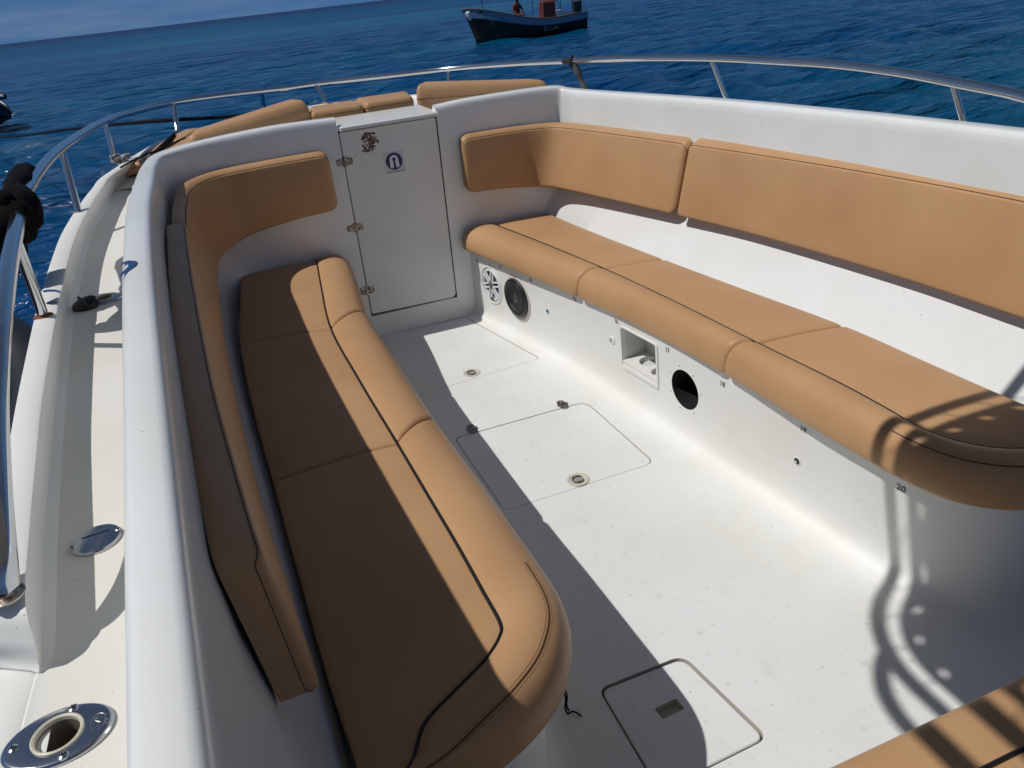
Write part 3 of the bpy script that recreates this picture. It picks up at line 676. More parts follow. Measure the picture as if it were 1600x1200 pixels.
seat(dF, dP, dB, 40, 140, 'large tan seat cushion with stitched rounded end in the foreground', GP, .0015, .0, seam=(34, 108, (.66, .695, .71, .745)))

def backrest(T, Bt, nrm, th, label, group, rc=.03, r=.012, name='backrest_cushion', ends=(1, 1), bulge=.006, cat='backrest cushion', seam_off=.012, slope=.027, re=.026):
    """T, Bt: top and bottom curves of the front face (3D, same count); nrm: horizontal direction from face to wall"""
    n = len(T); cum = [0]
    for i in range(1, n): cum.append(cum[-1]+(T[i]-T[i-1]).length)
    tot = cum[-1]; rows = None; cols = []; seamT = []; seamB = []
    for i in range(n):
        t, b = T[i], Bt[i]; tg = (T[min(n-1, i+1)]-T[max(0, i-1)]); tg.z = 0; tg.normalize()
        nn = Vector((tg.y, -tg.x, 0)); nn = nn if nn.dot(nrm(i/(n-1)) if callable(nrm) else nrm) > 0 else -nn
        d = min(cum[i] if ends[0] else 9, tot-cum[i] if ends[1] else 9)
        ic = rc*(1-math.sqrt(max(0, 1-(1-min(1, d/rc))**2))); ir = re*(1-math.sqrt(max(0, 1-(1-min(1, d/re))**2)))
        up = (t-b).normalized(); t2 = t-up*ic; b2 = b+up*ic
        sec = []
        def add(base, along, depth): sec.append(base+up*along+nn*depth)
        for a in (0, 22, 45, 68, 90):
            q = math.radians(a); add(t2, -slope-r*.6+r*.6*math.sin(q), ir+(r-r*math.cos(q))*.5)
        for kx in (.22, .5, .8): sec.append(t2+nn*(ir+(th-ir)*kx)-up*(slope*(1-kx)**1.3)+up*.004*math.sin(math.pi*kx))
        sec.append(t2+nn*th-up*.004); sec.append(b2+nn*th+up*.004)
        for a in (90, 68, 45, 22, 0):
            q = math.radians(a); add(b2, r-r*math.sin(q), ir+(r-r*math.cos(q)))
        for kx in (.12, .3, .5, .7, .88):
            sec.append((b2+up*r).lerp(t2-up*(slope+r*.6), kx)+nn*(ir-bulge*math.sin(math.pi*kx)**.7*min(1, d/.05)))
        cols.append(sec); seamT.append(t2-up*slope*.93+nn*(r*.5+ir)+up*.0008); seamB.append(b2+nn*(seam_off+ir)-up*.0006)
    m_ = len(cols[0]); rows = [[cols[i][j] for i in range(n)] for j in range(m_)]
    v, f = loftdata(rows, closed=True, caps=True)
    c = thing(name, tuple(sum(((Bt[0]+Bt[-1])*.5), Vector()) if False else ((Bt[0]+Bt[-1])*.5)), label, cat, group)
    py('cushion_body', v, f, TAN, c, 42)
    ring = seamT[2:-2]+[p for p in reversed(seamB[2:-2])]
    tube('piping', ring, .0013, STITCH, c, 5, closed=True)
    return c
def bres(pts, per=10):
    c = kcrom(pts, per); return endfine(endfine(c))
GBK = 'tan backrest cushions round the cockpit'
# starboard corner backrest: from the bulkhead round the corner
T = bres([(1.237, 4.285, 1.085), (1.45, 4.287, 1.085), (1.68, 4.285, 1.078), (1.80, 4.24, 1.073), (1.862, 4.10, 1.07), (1.94, 3.76, 1.07), (2.045, 3.255, 1.07)])
B_ = bres([(1.232, 4.287, .765), (1.43, 4.288, .755), (1.60, 4.285, .735), (1.715, 4.225, .725), (1.78, 4.07, .72), (1.86, 3.74, .72), (1.968, 3.255, .72)])
backrest(T, B_, lambda s: Vector((0, 1, 0)) if s < .35 else Vector((1, .2, 0)), .05, 'tan backrest cushion bent round the corner right of the cabin door', GBK, rc=.05)
T = bres([(2.047, 3.245, 1.07), (2.12, 2.85, 1.07), (2.19, 2.4, 1.07), (2.24, 1.95, 1.07), (2.262, 1.55, 1.07), (2.27, 1.36, 1.07)])
B_ = bres([(1.970, 3.245, .72), (2.05, 2.85, .72), (2.112, 2.4, .72), (2.155, 1.95, .72), (2.17, 1.6, .72), (2.175, 1.40, .72)])
backrest(T, B_, Vector((1, 0, 0)), .07, 'long tan backrest cushion on the sunlit starboard wall', GBK, rc=.03)
# port bulkhead backrest wraps on to the side
T = bres([(.497, 4.285, 1.125), (.30, 4.285, 1.125), (.05, 4.285, 1.12), (-.10, 4.25, 1.115), (-.20, 4.08, 1.11), (-.225, 3.75, 1.105), (-.228, 3.35, 1.10)])
B_ = bres([(.497, 4.287, .81), (.28, 4.287, .80), (.03, 4.28, .77), (-.08, 4.21, .745), (-.155, 4.02, .74), (-.180, 3.70, .74), (-.185, 3.35, .74)])
backrest(T, B_, lambda s: Vector((0, 1, 0)) if s < .55 else Vector((-1, .2, 0)), .052, 'shaded tan backrest cushion bent round the corner left of the cabin door', GBK, rc=.045)
T = bres([(-.228, 3.34, 1.10), (-.198, 2.53, 1.10), (-.158, 1.72, 1.10), (-.122, 1.25, 1.10), (-.100, 1.01, 1.10)])
B_ = bres([(-.186, 3.34, .74), (-.172, 2.53, .74), (-.135, 1.72, .74), (-.100, 1.28, .74), (-.080, 1.055, .72)])
backrest(T, B_, Vector((-1, 0, 0)), .07, 'long tan backrest cushion in shade along the port coaming', GBK, rc=.035, slope=.008, re=.016)

# ---- bow sunpad cushions
def pad(poly, z0, z1, label, group, r=.025, tilt=None, name='bow_cushion', mat_=None):
    """soft pad with plan outline poly; z0/z1 may be functions of (x,y)"""
    pts_, rad = poly
    rad = list(rad) if isinstance(rad, (list, tuple)) else [rad]*len(pts_)
    def miter(d):
        c_ = Vector((sum(p[0] for p in pts_)/len(pts_), sum(p[1] for p in pts_)/len(pts_))); o = []
        for i, p in enumerate(pts_):
            p = Vector(p); a = (p-Vector(pts_[i-1])).normalized(); b = (Vector(pts_[(i+1) % len(pts_)])-p).normalized()
            na_ = Vector((-a.y, a.x)); nb_ = Vector((-b.y, b.x))
            if na_.dot(c_-p) < 0: na_ = -na_
            if nb_.dot(c_-p) < 0: nb_ = -nb_
            h = (na_+nb_).normalized(); o.append(tuple(p+h*(d/max(.3, h.dot(na_)))))
        return rpoly(o, [max(.004, q-d*.8) for q in rad], 6)
    P = miter(0); n = len(P); f0 = z0 if callable(z0) else (lambda x, y: z0); f1 = z1 if callable(z1) else (lambda x, y: z1)
    rings = [(0.004, 0, .0), (0, 0, .25), (0, 0, .6), (r*.15, 0, .8), (r*.5, 0, .93), (r, 0, .99), (r*2, 0, 1.0)]
    vs = []; fs = []
    for d, _, q in rings:
        ip = miter(d)
        for x, y in ip: vs.append(Vector((x, y, f0(x, y)*(1-q)+f1(x, y)*q)))
    for j in range(len(rings)-1):
        for i in range(n): fs.append((j*n+i, j*n+(i+1) % n, (j+1)*n+(i+1) % n, (j+1)*n+i))
    fs.append(tuple(reversed(range(n)))); fs.append(tuple(range((len(rings)-1)*n, len(rings)*n)))
    cx = sum(p[0] for p in P)/n; cy = sum(p[1] for p in P)/n
    c = thing(name, (cx, cy, f0(cx, cy)), label, 'cushion', group)
    py('cushion_body', vs, fs, TAN, c, 50)
    ip = miter(-.0006); tube('piping', [Vector((x, y, f0(x, y)*.42+f1(x, y)*.58)) for x, y in ip], .0016, STITCH, c, 5, closed=True)
    return c
GB = 'tan cushions on the bow'
def lin(a, b):  # z varies with x
    return lambda x, y: a[1]+(b[1]-a[1])*min(1.0, max(0., (x-a[0])/(b[0]-a[0])))
pad(([(1.135, 4.80), (1.24, 5.02), (1.92, 4.86), (1.97, 4.66)], [.03, .06, .06, .05]), 1.13, lin((1.15, 1.338), (1.95, 1.262)), 'tall tan bolster cushion on the starboard bow behind the cockpit wall', GB, .035)
pad(([(-.20, 4.64), (-.16, 4.88), (.46, 5.06), (.512, 4.80)], [.05, .05, .09, .03]), 1.10, lin((-.18, 1.262), (.46, 1.342)), 'tall tan bolster cushion on the port bow behind the cockpit wall', GB, .035)
pad(([(.500, 4.78), (.53, 5.08), (.815, 5.10), (.812, 4.78)], .03), 1.20, 1.274, 'low tan bow pad left of the centre gap, next to the port bolster', GB, .02)
pad(([(.822, 4.78), (.825, 5.12), (1.16, 5.10), (1.118, 4.78)], .03), 1.20, 1.279, 'low tan bow pad right of the centre gap, next to the starboard bolster', GB, .02)
pad(([(-.60, 4.86), (-.565, 5.13), (-.21, 5.60), (-.12, 5.48), (-.44, 4.83)], [.03, .03, .02, .02, .03]), lin((-.6, 1.065), (-.15, 1.15)), lin((-.58, 1.125), (-.17, 1.205)), 'narrow tan cushion along the port bow edge beside the tied rope', GB, .02)
pad(([(-.40, 4.80), (-.10, 5.42), (.05, 5.3), (-.08, 4.93), (-.22, 4.70)], [.03, .02, .02, .02, .03]), lin((-.6, 1.07), (-.05, 1.16)), lin((-.45, 1.15), (-.0, 1.235)), 'wedge shaped tan cushion between the port bolster and the bow edge strip', GB, .02)

# ---- seat in front of the helm console (lower right corner)
yy = .649
cs = pad(([(.30, yy-.55), (.32, yy), (1.62, yy+.004), (1.62, yy-.55)], [.08, .07, .08, .08]), .49, .61, 'tan console seat cushion cut off by the lower right corner', None, .03, name='console_cushion')
tube('piping', [Vector((x, yy-.118, .612)) for x in np.linspace(.42, 1.50, 20)]+[Vector((1.53, yy-.13, .612)), Vector((1.545, yy-.16, .612)), Vector((1.55, yy-.4, .612))], .0042, PIPE, cs, 8)
py('console_base', *prism(rpoly([(.40, yy-1.0), (.40, yy-.06), (1.54, yy-.06), (1.54, yy-1.0)], .06, 6), 0, .488), GEL, boat)

# ================================================================== RAILS AND DECK FITTINGS
rail_px = [((8, 928), 1.132), ((2, 860), 1.18), ((-5, 750), 1.235), ((-6, 620), 1.285), ((2, 500), 1.345), ((22, 372), 1.375), ((45, 292), 1.385), ((95, 232), 1.385), ((163, 190), 1.365), ((215, 173), 1.35), ((272, 160), 1.338), ((340, 150), 1.325), ((408, 142), 1.318), ((450, 137), 1.316), ((493, 131), 1.316), ((600, 119), 1.318), ((700, 108), 1.322), ((800, 100), 1.335), ((895, 95), 1.35), ((1000, 91), 1.358), ((1112, 91), 1.362), ((1200, 95), 1.358), ((1300, 101), 1.35), ((1400, 113), 1.335), ((1490, 129), 1.318), ((1560, 142), 1.305), ((1620, 156), 1.295)]
rl = [oz(p[0], p[1], z) for p, z in rail_px]
_d = (rl[-1]-rl[-2])
for _k in range(9): _d = (_d*.8+Vector((.0, -.30, -.001))*.2).normalized()*.22; rl.append(rl[-1]+_d)
RL = kcrom(rl, 10)
rail = tube('bow_rail', RL, .0192, STEEL, boat, 16)
def post(i, base, r=.016, rust=False, m_=STEEL):
    t = rl[i]; p = tube('rail_post', [t-Vector((0, 0, .006)), Vector(base)], r, m_, rail, 14)
    M = frame(Vector(base), (0, 0, 1)); join('post_foot', [lathe([(r*1.7, -.002), (r*1.7, .002), (r*1.15, .006)], M, 20)], RUST if rust else STEELD, p)
    return p
zb = 1.142
post(5, oz(68, 494, 1.137), .0145, True); post(7, oz(123, 331, zb), .0145); post(8, oz(180, 254, 1.15), .0145); post(10, oz(277, 205, 1.172)); post(12, oz(413, 168, 1.18)); post(14, oz(509, 160, 1.19))
post(16, (rl[16].x-.02, rl[16].y-.0, 1.18), .011)
for i, dx, dy in ((18, .075, -.05), (20, .085, -.04), (24, .075, -.03)): post(i, (rl[i].x+dx*.9, rl[i].y+dy, 1.135), .0125)
b0 = oz(8, 932, 1.132); join('post_foot', [lathe([(.026, 0), (.026, .003), (.018, .008)], frame(b0, (0, 0, 1)), 20)], STEELD, rail)
# tube coupling on the bow rail near the port bolster
ia = RL[13*10-2: 13*10+3]
tube('rail_coupling', [RL[127], RL[130]], .0228, STEEL, rail, 14)
ZD = 1.0365
SD = [o for o in COL.objects if o.name.startswith('side_deck')][0]
def deck_hole(c):
    boolean(SD, [join('cut', [lathe([(.0285, -.14), (.0285, .03)], Matrix.Translation(c), 32)], BEIGE)])
def flange(c, ax, sx, sy, name, hole=True, label=None):
    """oval stainless flange on the side deck: ax = long direction"""
    M = frame(c, (0, 0, 1), ax); o = None
    k = sy/sx
    def ell(r, z): return (r, z)
    vs = []; fs = []; seg = 44; prof = [(1.0, -.001), (1.0, .003), (.95, .0055), (.9, .0062)]
    for r, z in prof:
        for i in range(seg):
            a = 2*math.pi*i/seg; vs.append(M @ Vector((sx*r*math.cos(a), sy*r*math.sin(a), z)))
    rh = (.029, .0262) if hole else None
    inner = [(.03, .0062)] if hole else [(.001, .0062)]
    for r, z in inner:
        for i in range(seg):
            a = 2*math.pi*i/seg; vs.append(M @ Vector((r*math.cos(a), r*math.sin(a), z)))
    for j in range(len(prof)):
        for i in range(seg): fs.append((j*seg+i, j*seg+(i+1) % seg, (j+1)*seg+(i+1) % seg, (j+1)*seg+i))
    o = py(name, vs, fs, CHROME, boat, 30)
    if label: o['label'] = label
    if hole:
        liner_ = join('tube_liner', [([M @ Vector((r*math.cos(2*math.pi*i/seg), r*math.sin(2*math.pi*i/seg), z)) for r, z in ((.0305, .004), (.0305, .0085), (.0285, .0095), (.0262, .008), (.0255, .003)) for i in range(seg)],
              [(j*seg+i, j*seg+(i+1) % seg, (j+1)*seg+(i+1) % seg, (j+1)*seg+i) for j in range(4) for i in range(seg)])], BEIGE, o, 35)
        join('tube_bore', [([M @ Vector((r*math.cos(2*math.pi*i/seg), r*math.sin(2*math.pi*i/seg), z)) for r, z in ((.0255, .0029), (.0252, -.14), (.001, -.14)) for i in range(seg)], [(j*seg+i, j*seg+(i+1) % seg, (j+1)*seg+(i+1) % seg, (j+1)*seg+i) for j in range(2) for i in range(seg)])], BORE, o, 35)
    return o, M
def screw(M, x, y, par, r=.0068):
    Mk = M @ Matrix.Translation((x, y, .005)); s = join('screw', [lathe([(r, 0), (r*.96, .002), (r*.6, .0036), (.0004, .0042)], Mk, 18)], CHROME, par)
    for a in (.4, .4+math.pi/2): join('screw_slot', [boxdata(-r*.55, r*.55, -r*.09, r*.09, .0032, .0044, Mk @ Matrix.Rotation(a, 4, 'Z'))], DARK, s, 0)
c = oz(93, 1153, ZD); e1 = oz(5, 1185, ZD); e2 = oz(180, 1128, ZD); ax = (e2-e1); 
f1, M = flange(c, ax, ax.length/2*1.02, .046, 'rod_holder', True, 'large oval rod holder flange')
for x, y in ((-.050, -.0), (.012, .037), (.012, -.037)): screw(M, x, y, f1)
deck_hole(oz(93, 1153, ZD))
# engraved maker's ring on the flange
mk_ = [M @ Vector((.0465+.011*math.cos(t)*.8, .013*math.sin(t), .0064)) for t in np.linspace(0, 6.283, 24)[:-1]]
tube('engraved_mark', mk_, .0005, STEELD, f1, 5, True)
tube('engraved_mark', [M @ Vector((.0465+.004*math.sin(t*1.0), -.008+.016*(t/6.28), .0064)) for t in np.linspace(0, 6.28, 14)], .0006, STEELD, f1, 5)
for k in (-.006, 0, .006): tube('engraved_mark', [M @ Vector((.057, k-.002, .0064)), M @ Vector((.061, k+.001, .0064))], .0004, STEELD, f1, 5)
c = oz(151, 845, ZD); e1 = oz(110, 858, ZD); e2 = oz(191, 832, ZD); ax = e2-e1
f2, M = flange(c, ax, ax.length/2, .041, 'deck_filler_cap', False, 'oval cap with a key slot')
join('key_slot', [boxdata(-.022, .022, -.0012, .0012, .0058, .0068, M @ Matrix.Translation((0, .012, 0)))], DARK, f2, 0)
for x, y in ((-.036, -.008), (.036, .004)): screw(M, x, y, f2, .0055)
c = oz(163, 468, ZD+.001); ax = oz(190, 464, ZD)-oz(138, 472, ZD)
f3, M = flange(c, ax, .062, .043, 'rod_holder', True, 'small rod holder flange with its black cap open beside it')
for y in (-.036,): screw(M, .02, y, f3)
deck_hole(c)
# its open rubber cap, lying outboard, tied by a strap
cc = oz(134, 476, ZD+.012); Mc = frame(cc, (-.25, -.35, 1), (1, 0, 0))
cap = join('rubber_cap', [lathe([(.020, -.016), (.034, -.012), (.037, .0), (.034, .010), (.022, .015), (.001, .016)], Mc, 24, 1.15, .85)], BLK, f3)
join('cap_handle', [boxdata(-.004, .004, -.028, .028, .010, .022, Mc @ Matrix.Rotation(.5, 4, 'Z'), .002)], BLK, cap)
tube('cap_strap', [cc+Vector((.02, 0, 0)), (cc+c)/2+Vector((0, -.015, .012)), c+Vector((-.02, -.025, .006))], .006, BLK, cap, 8)
c = oz(205, 287, 1.045); f4, M = flange(c, (1, .1, 0), .05, .04, 'rod_holder', True, 'rod holder flange under the bow edge cushion')
# flat blue swoosh and stripe shapes laid on the coaming and bulwark
def flat_shape(pts, z, name, m_, dz=.0006):
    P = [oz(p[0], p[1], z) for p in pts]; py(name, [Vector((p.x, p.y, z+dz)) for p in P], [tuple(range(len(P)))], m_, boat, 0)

FLATB = mat('flat_blue', (.02, .055, .20), .35)
def z4(*p): return [(a/4, 300+b/4) for a, b in p]
flat_shape(z4((752, 470), (767, 447), (800, 434), (850, 436), (862, 448), (850, 466), (800, 502), (767, 527), (752, 545), (753, 522), (775, 498), (800, 475), (806, 462), (790, 453), (768, 460)), 1.24, 'blue_swoosh', FLATB, .0028)
flat_shape(z4((268, 618), (300, 611), (340, 611), (374, 618), (374, 630), (340, 623), (300, 623), (270, 629)), 1.139, 'blue_stripe', FLATB, .0012)
flat_shape(z4((288, 695), (325, 687), (360, 686), (360, 694), (325, 695), (292, 702)), 1.1385, 'blue_stripe', FLATB, .0012)
# ================================================================== ROPES, CLOTH
def thing_tube(name, pts, r, m_, label, cat, seg=8, group=None):
    o = tube(name, pts, r, m_, None, seg); return tag(o, label, cat, group)
p0 = oz(205, 268, 1.21)
ln = kcrom([oy(358, 174, 6.35), oy(276, 186, 6.1), (-.62, 6.6, .99), oy(100, 203, 9.0), oy(0, 215, 14.0), (-5.6, 26., .2)], 12)
ln = kcrom([oz(400, 178, 1.16), oz(330, 184, 1.14), oy(276, 187, 6.0), oy(205, 192, 7.0), oy(100, 203, 10.0), oy(0, 215, 16.0), oy(-60, 212, 25.0)], 12)
thing_tube('mooring_rope', ln, .013, ROPE, 'thin black mooring rope running off the port bow across the water', 'rope')
def coil(center, ax, R, r, turns, pitch, ph=0, wob=.003, n=22):
    M = frame(center, ax); o = []
    for i in range(int(turns*n)+1):
        a = 2*math.pi*i/n+ph; o.append(M @ Vector(((R+wob*math.sin(3.1*a))*math.cos(a), (R+wob*math.sin(2.3*a))*math.sin(a), pitch*(i/n-turns/2))))
    return o
kp = oz(181, 251, 1.165)
kn = [tubedata(coil(kp+Vector((0, 0, .012)), (0, 0, 1), .021, .0065, 3.0, .013), .0068, 8), tubedata(coil(kp+Vector((.045, -.01, .008)), (1, .3, .2), .016, .006, 2.2, .012), .006, 8), tubedata(coil(kp+Vector((.02, -.03, .0)), (.4, 1, .2), .02, .006, 1.6, .014), .0065, 8), tubedata(coil(kp+Vector((.07, .01, .02)), (.2, .2, 1), .012, .005, 1.5, .01), .005, 8)]
o = join('rope_knot', kn, ROPEW, None, 40, False); tag(o, 'grey rope knot tied round the foot of the port bow rail post', 'rope knot')
rp_ = kcrom([oz(188, 262, 1.17), oz(198, 256, 1.185), oz(222, 244, 1.20), oz(250, 233, 1.215), oz(290, 215, 1.24)], 8)
thing_tube('lashing_rope', rp_, .0045, ROPE, 'black cord from the rope knot over the narrow bow edge cushion', 'rope')
rp_ = kcrom([oz(189, 272, 1.15), oz(193, 280, 1.11), oz(202, 284, 1.075)], 8)
st = kcrom([oz(222, 262, 1.165), oz(232, 246, 1.185), oz(252, 226, 1.20), oz(272, 207, 1.205)], 8)
sv, sf = [], []
for i, p in enumerate(st):
    w = .011*(1-i/len(st)*.5); d = Vector((1, -.3, 0)).normalized(); sv += [p-d*w, p+d*w, p+d*w-Vector((0, 0, .03)), p-d*w-Vector((0, 0, .03))]
    if i: k = 4*(i-1); sf += [(k+j, k+(j+1) % 4, k+4+(j+1) % 4, k+4+j) for j in range(4)]
sf += [(0, 1, 2, 3), tuple(len(sv)-4+j for j in range(4))]
tag(py('fastening_strap', sv, sf, ROPE, None), 'dark webbing strap between the two port bow cushions', 'strap')
# black cloth bundle tied on the rail at the left edge
def blob(pts, rad, sub, seed, amp):
    rr = random.Random(seed); V = []; Fc = []
    v, f = tubedata(pts, rad, 26); out_ = []
    for p in v:
        q = Vector(p); s = math.sin(q.x*71+seed)*math.sin(q.y*53+1.3*seed)*math.sin(q.z*67+2.1)+.5*math.sin(q.x*160)*math.sin(q.z*143+q.y*120)
        c_ = min(pts, key=lambda e: (Vector(e)-q).length); out_.append(q+(q-Vector(c_)).normalized()*s*amp)
    return out_, f
cp = [oz(-14, 392, 1.30), oz(4, 372, 1.335), oz(20, 348, 1.36), oz(28, 326, 1.38), oz(26, 305, 1.385), oz(34, 288, 1.385), oz(46, 270, 1.38)]
cp2 = kcrom(cp, 6); rads = [.03, .05, .062, .060, .036, .024, .020]
rr = []
for i in range(len(cp2)):
    t = i/6; k = min(5, int(t)); rr.append(rads[k]*(1-(t-k))+rads[k+1]*(t-k))
rr[-1] = .008; rr[-2] = .015
b1 = blob(cp2, rr, 0, 3, .010)
b2 = blob(kcrom([oz(-6, 330, 1.40), oz(8, 315, 1.41), oz(22, 296, 1.40), oz(44, 268, 1.385)], 6), [.03+.012*math.sin(i*.5) for i in range(18)]+[.010], 0, 5, .006)
b3 = blob(kcrom([oz(-30, 330, 1.36), oz(-6, 350, 1.33), oz(6, 400, 1.24), oz(-4, 440, 1.16)], 6), [.06]*12+[.05]*4+[.03]*3, 0, 8, .010)
tag(join('cloth_bundle', [b1, b2, b3], CLOTH, None, 60, False), 'black cloth bundle knotted on the port rail at the left edge', 'cloth')
# black clamp and faded wrapping on the starboard post
cpt = rl[18]; d = (RL[182]-RL[178]).normalized()
tag(join('rail_clamp', [tubedata([cpt-d*.075, cpt-d*.02], .0195, 12), tubedata(coil(cpt, d, .021, .007, 2.2, .012), .0075, 8), tubedata([cpt+Vector((0, -.004, .03)), cpt+Vector((-.018, 0, .012)), cpt+Vector((-.02, 0, -.03)), cpt+Vector((.006, -.01, -.055))], .009, 8)], BLK, None, 40, False), 'black clamp fixed on the rail above the starboard corner', 'clamp')
pb_ = Vector((rl[18].x+.0675, rl[18].y-.05, 1.135)); dd = (pb_-cpt)
wr = [cpt+dd*t for t in (.12, .2, .3, .42, .46, .6, .66, .78, .9)]
tag(tube('post_wrapping', wr, [.017, .022, .024, .019, .015, .015, .019, .024, .023], mat('faded_wrap', (.085, .08, .085), .85), None, 12), 'faded grey wrapping round the rail post under the black clamp', 'wrapping')
# small black cord by the end of the port bench
fx = [oz(880, 1079, .10), oz(884, 1092, .05), oz(883, 1105, .02), oz(887, 1115, .006), oz(893, 1112, .012), oz(900, 1113, .008), oz(908, 1119, .006)]
fx = [Vector((p.x, p.y, max(p.z, .004))) for p in fx]
f2_ = [p+Vector((.006, .004, .003)) for p in fx[:4]]
tag(join('loose_cord', [tubedata(kcrom(fx, 6), .0026, 6), tubedata(kcrom(f2_, 6), .0026, 6)], ROPE, None, 40, False), 'short loose black cord hanging beside the port bench end', 'cord')

# ================================================================== T-TOP above the helm (its shadow falls on the starboard seat)
ttop = thing('shade_canopy', (.9, .4, 2.5), 'canvas shade canopy above the helm, seen only by its shadow lower right', 'canopy')
ZT = 2.55
XL, XR, YF, YB = -.30, 2.10, 1.625, -1.1
def rr_path(x0, x1, y0, y1, r, n=10):
    o = []
    for cx, cy, a0 in ((x0+r, y1-r, math.pi), (x1-r, y1-r, math.pi/2), (x1-r, y0+r, 0), (x0+r, y0+r, -math.pi/2)):
        for k in range(n+1): a = a0-math.pi/2*k/n; o.append((cx+r*math.cos(a), cy+r*math.sin(a)))
    return o
fp = rr_path(XL, XR, YB, YF, .36)
def cam_(x, y): return .05*(1-((x-.9)/1.25)**2)
tube('canopy_frame', [Vector((x, y, ZT)) for x, y in fp], .021, STEEL, ttop, 12, closed=True)
def ringp(d, r, nn=432):
    g_ = rr_path(XL+d, XR-d, YB+d, YF-d, r, 14); g_.append(g_[0]); return crom([(x, y, ZT) for x, y in g_], nn+1, lin=True)[:-1]
def rlin(d, r): return ringp(d, r)
ra, rb, rc_, rd = rlin(.058, .30), rlin(.092, .275), rlin(.109, .25), rlin(.30, .12)
vs = list(ra)+list(rb)+list(rc_)+list(rd); fs = []; NR = len(ra)
for i in range(NR):
    j = (i+1) % NR; fs.append((i, j, NR+j, NR+i)); fs.append((2*NR+i, 2*NR+j, 3*NR+j, 3*NR+i))
    if i % 6: fs.append((NR+i, NR+j, 2*NR+j, 2*NR+i))       # every sixth cell is an open grommet slot
fs.append(tuple(3*NR+i for i in range(NR)))
cv = py('canvas', vs, fs, mat('beige_canvas', (.52, .49, .43), .9), ttop, 0)
la = rlin(.018, .345)[::6]; lb = ra[::6]
lace = join('lacing', [tubedata([p, q], .0026, 5) for p, q in zip(la, lb)], ROPE, ttop, 0, False); lace['kind'] = 'stuff'
og = kcrom([(-.262, 1.41, ZT), (-.335, 1.35, ZT-.01), (-.392, 1.26, ZT-.01), (-.412, 1.12, ZT-.01), (-.414, .75, ZT-.01), (-.412, .2, ZT-.01), (-.40, -.35, ZT-.01), (-.34, -.5, ZT-.01), (-.29, -.52, ZT)], 8)
tube('side_grab_tube', og, .021, STEEL, ttop, 12)
for x in (.35, 1.5):
    tube('canopy_leg', [Vector((x, -.45, ZT-.02)), Vector((x, -.5, 1.2)), Vector((x+(.08 if x < 1 else -.08), -.55, .0))], .021, STEEL, ttop, 12)
    tube('cross_bar', [Vector((x, YF-.0, ZT-.015)), Vector((x, YB+.0, ZT-.015))], .016, STEEL, ttop, 10)

# ================================================================== BOATS ON THE WATER
def hull_boat(root, M, st, mats, zk=-.25):
    """st: stations (x, halfbeam, sheer z, band z); x runs stern -> bow, z above water"""
    def side(f): return [[M @ Vector(f(s_, sg)) for s_ in st] for sg in (1,)]
    def C(f): return kcrom([M @ Vector(f(*s_)) for s_ in st], 5)
    n = len(st)
    def bot(x, b, z, w, sg): return (x-(.55*(x/st[-1][0])**6 if x > 0 else 0), sg*b*.62, zk)
    def lowb(x, b, z, w, sg): return (x-(.16*(x/st[-1][0])**6 if x > 0 else 0), sg*b*.93, w)
    parts = []
    cur = [C(lambda x, b, z, w: (x-(.62*(x/st[-1][0])**6 if x > 0 else 0), 0, zk-.12))]
    for sg in (1,): pass
    L_ = [C(lambda x, b, z, w: lowb(x, b, z, w, -1)), C(lambda x, b, z, w: (bot(x, b, z, w, -1)[0], -b*.86, .12)), C(lambda x, b, z, w: bot(x, b, z, w, -1)), cur[0],
          C(lambda x, b, z, w: bot(x, b, z, w, 1)), C(lambda x, b, z, w: (bot(x, b, z, w, 1)[0], b*.86, .12)), C(lambda x, b, z, w: lowb(x, b, z, w, 1))]
    v, f = loftdata(L_); f.append(tuple(j*len(L_[0]) for j in range(len(L_)))); py('hull', v, f, mats[0], root, 40)
    for sg in (-1, 1):
        loft('sheer_band', [C(lambda x, b, z, w: lowb(x, b, z, w, sg)), C(lambda x, b, z, w: (x-.04, sg*(b*.985+.012), w+.02)), C(lambda x, b, z, w: (x, sg*(b+.012), z-.01)), C(lambda x, b, z, w: (x, sg*(b-.04), z-.01)), C(lambda x, b, z, w: (x-.05, sg*(b-.10 if b > .12 else 0), w))], mats[1], root)
    tube('gunwale', C(lambda x, b, z, w: (x+.01, -b, z))+list(reversed(C(lambda x, b, z, w: (x+.01, b, z)))), .035, mats[2], root, 8)
    loft('inner_deck', [C(lambda x, b, z, w: (x-.1, -b*.8, .22)), C(lambda x, b, z, w: (x-.1, b*.8, .22))], mats[3], root)
    tr = [M @ Vector((st[0][0]-.01, y_, z_)) for y_, z_ in ((-st[0][1], st[0][2]), (-st[0][1]*.6, zk), (st[0][1]*.6, zk), (st[0][1], st[0][2]))]
    py('transom', tr+[p+(M.to_3x3() @ Vector((.05, 0, 0))) for p in tr], [(0, 1, 2, 3), (7, 6, 5, 4), (0, 3, 7, 4)], mats[1], root)
YP = 40.0
def pz(px, py_): v = oy(px, py_, YP-.7); return v.x, v.z+.6
tops = [(917, 18.5), (895, 21.5), (872, 26), (850, 28.5), (828, 28), (806, 24.5), (785, 20.5), (765, 16.5), (748, 14.5), (735, 14), (728.5, 15.5)]
bands = [(915, 28), (893, 33), (871, 37), (850, 39.5), (828, 39.5), (806, 37.5), (785, 34.5), (765, 31.5), (750, 29.5), (738, 28), (731, 26)]
hb_ = [.78, .88, .93, .95, .93, .87, .76, .58, .38, .18, .04]
x0 = pz(*tops[0])[0]; st = []
XM = 15.8
for (a, b), h in zip(zip(tops, bands), hb_):
    xa, za = pz(*a); xb, zb_ = pz(*b); st.append((XM-xa, h, za, zb_))
def shadeless_mat(n, c, r=.5): return mat(n, c, r)
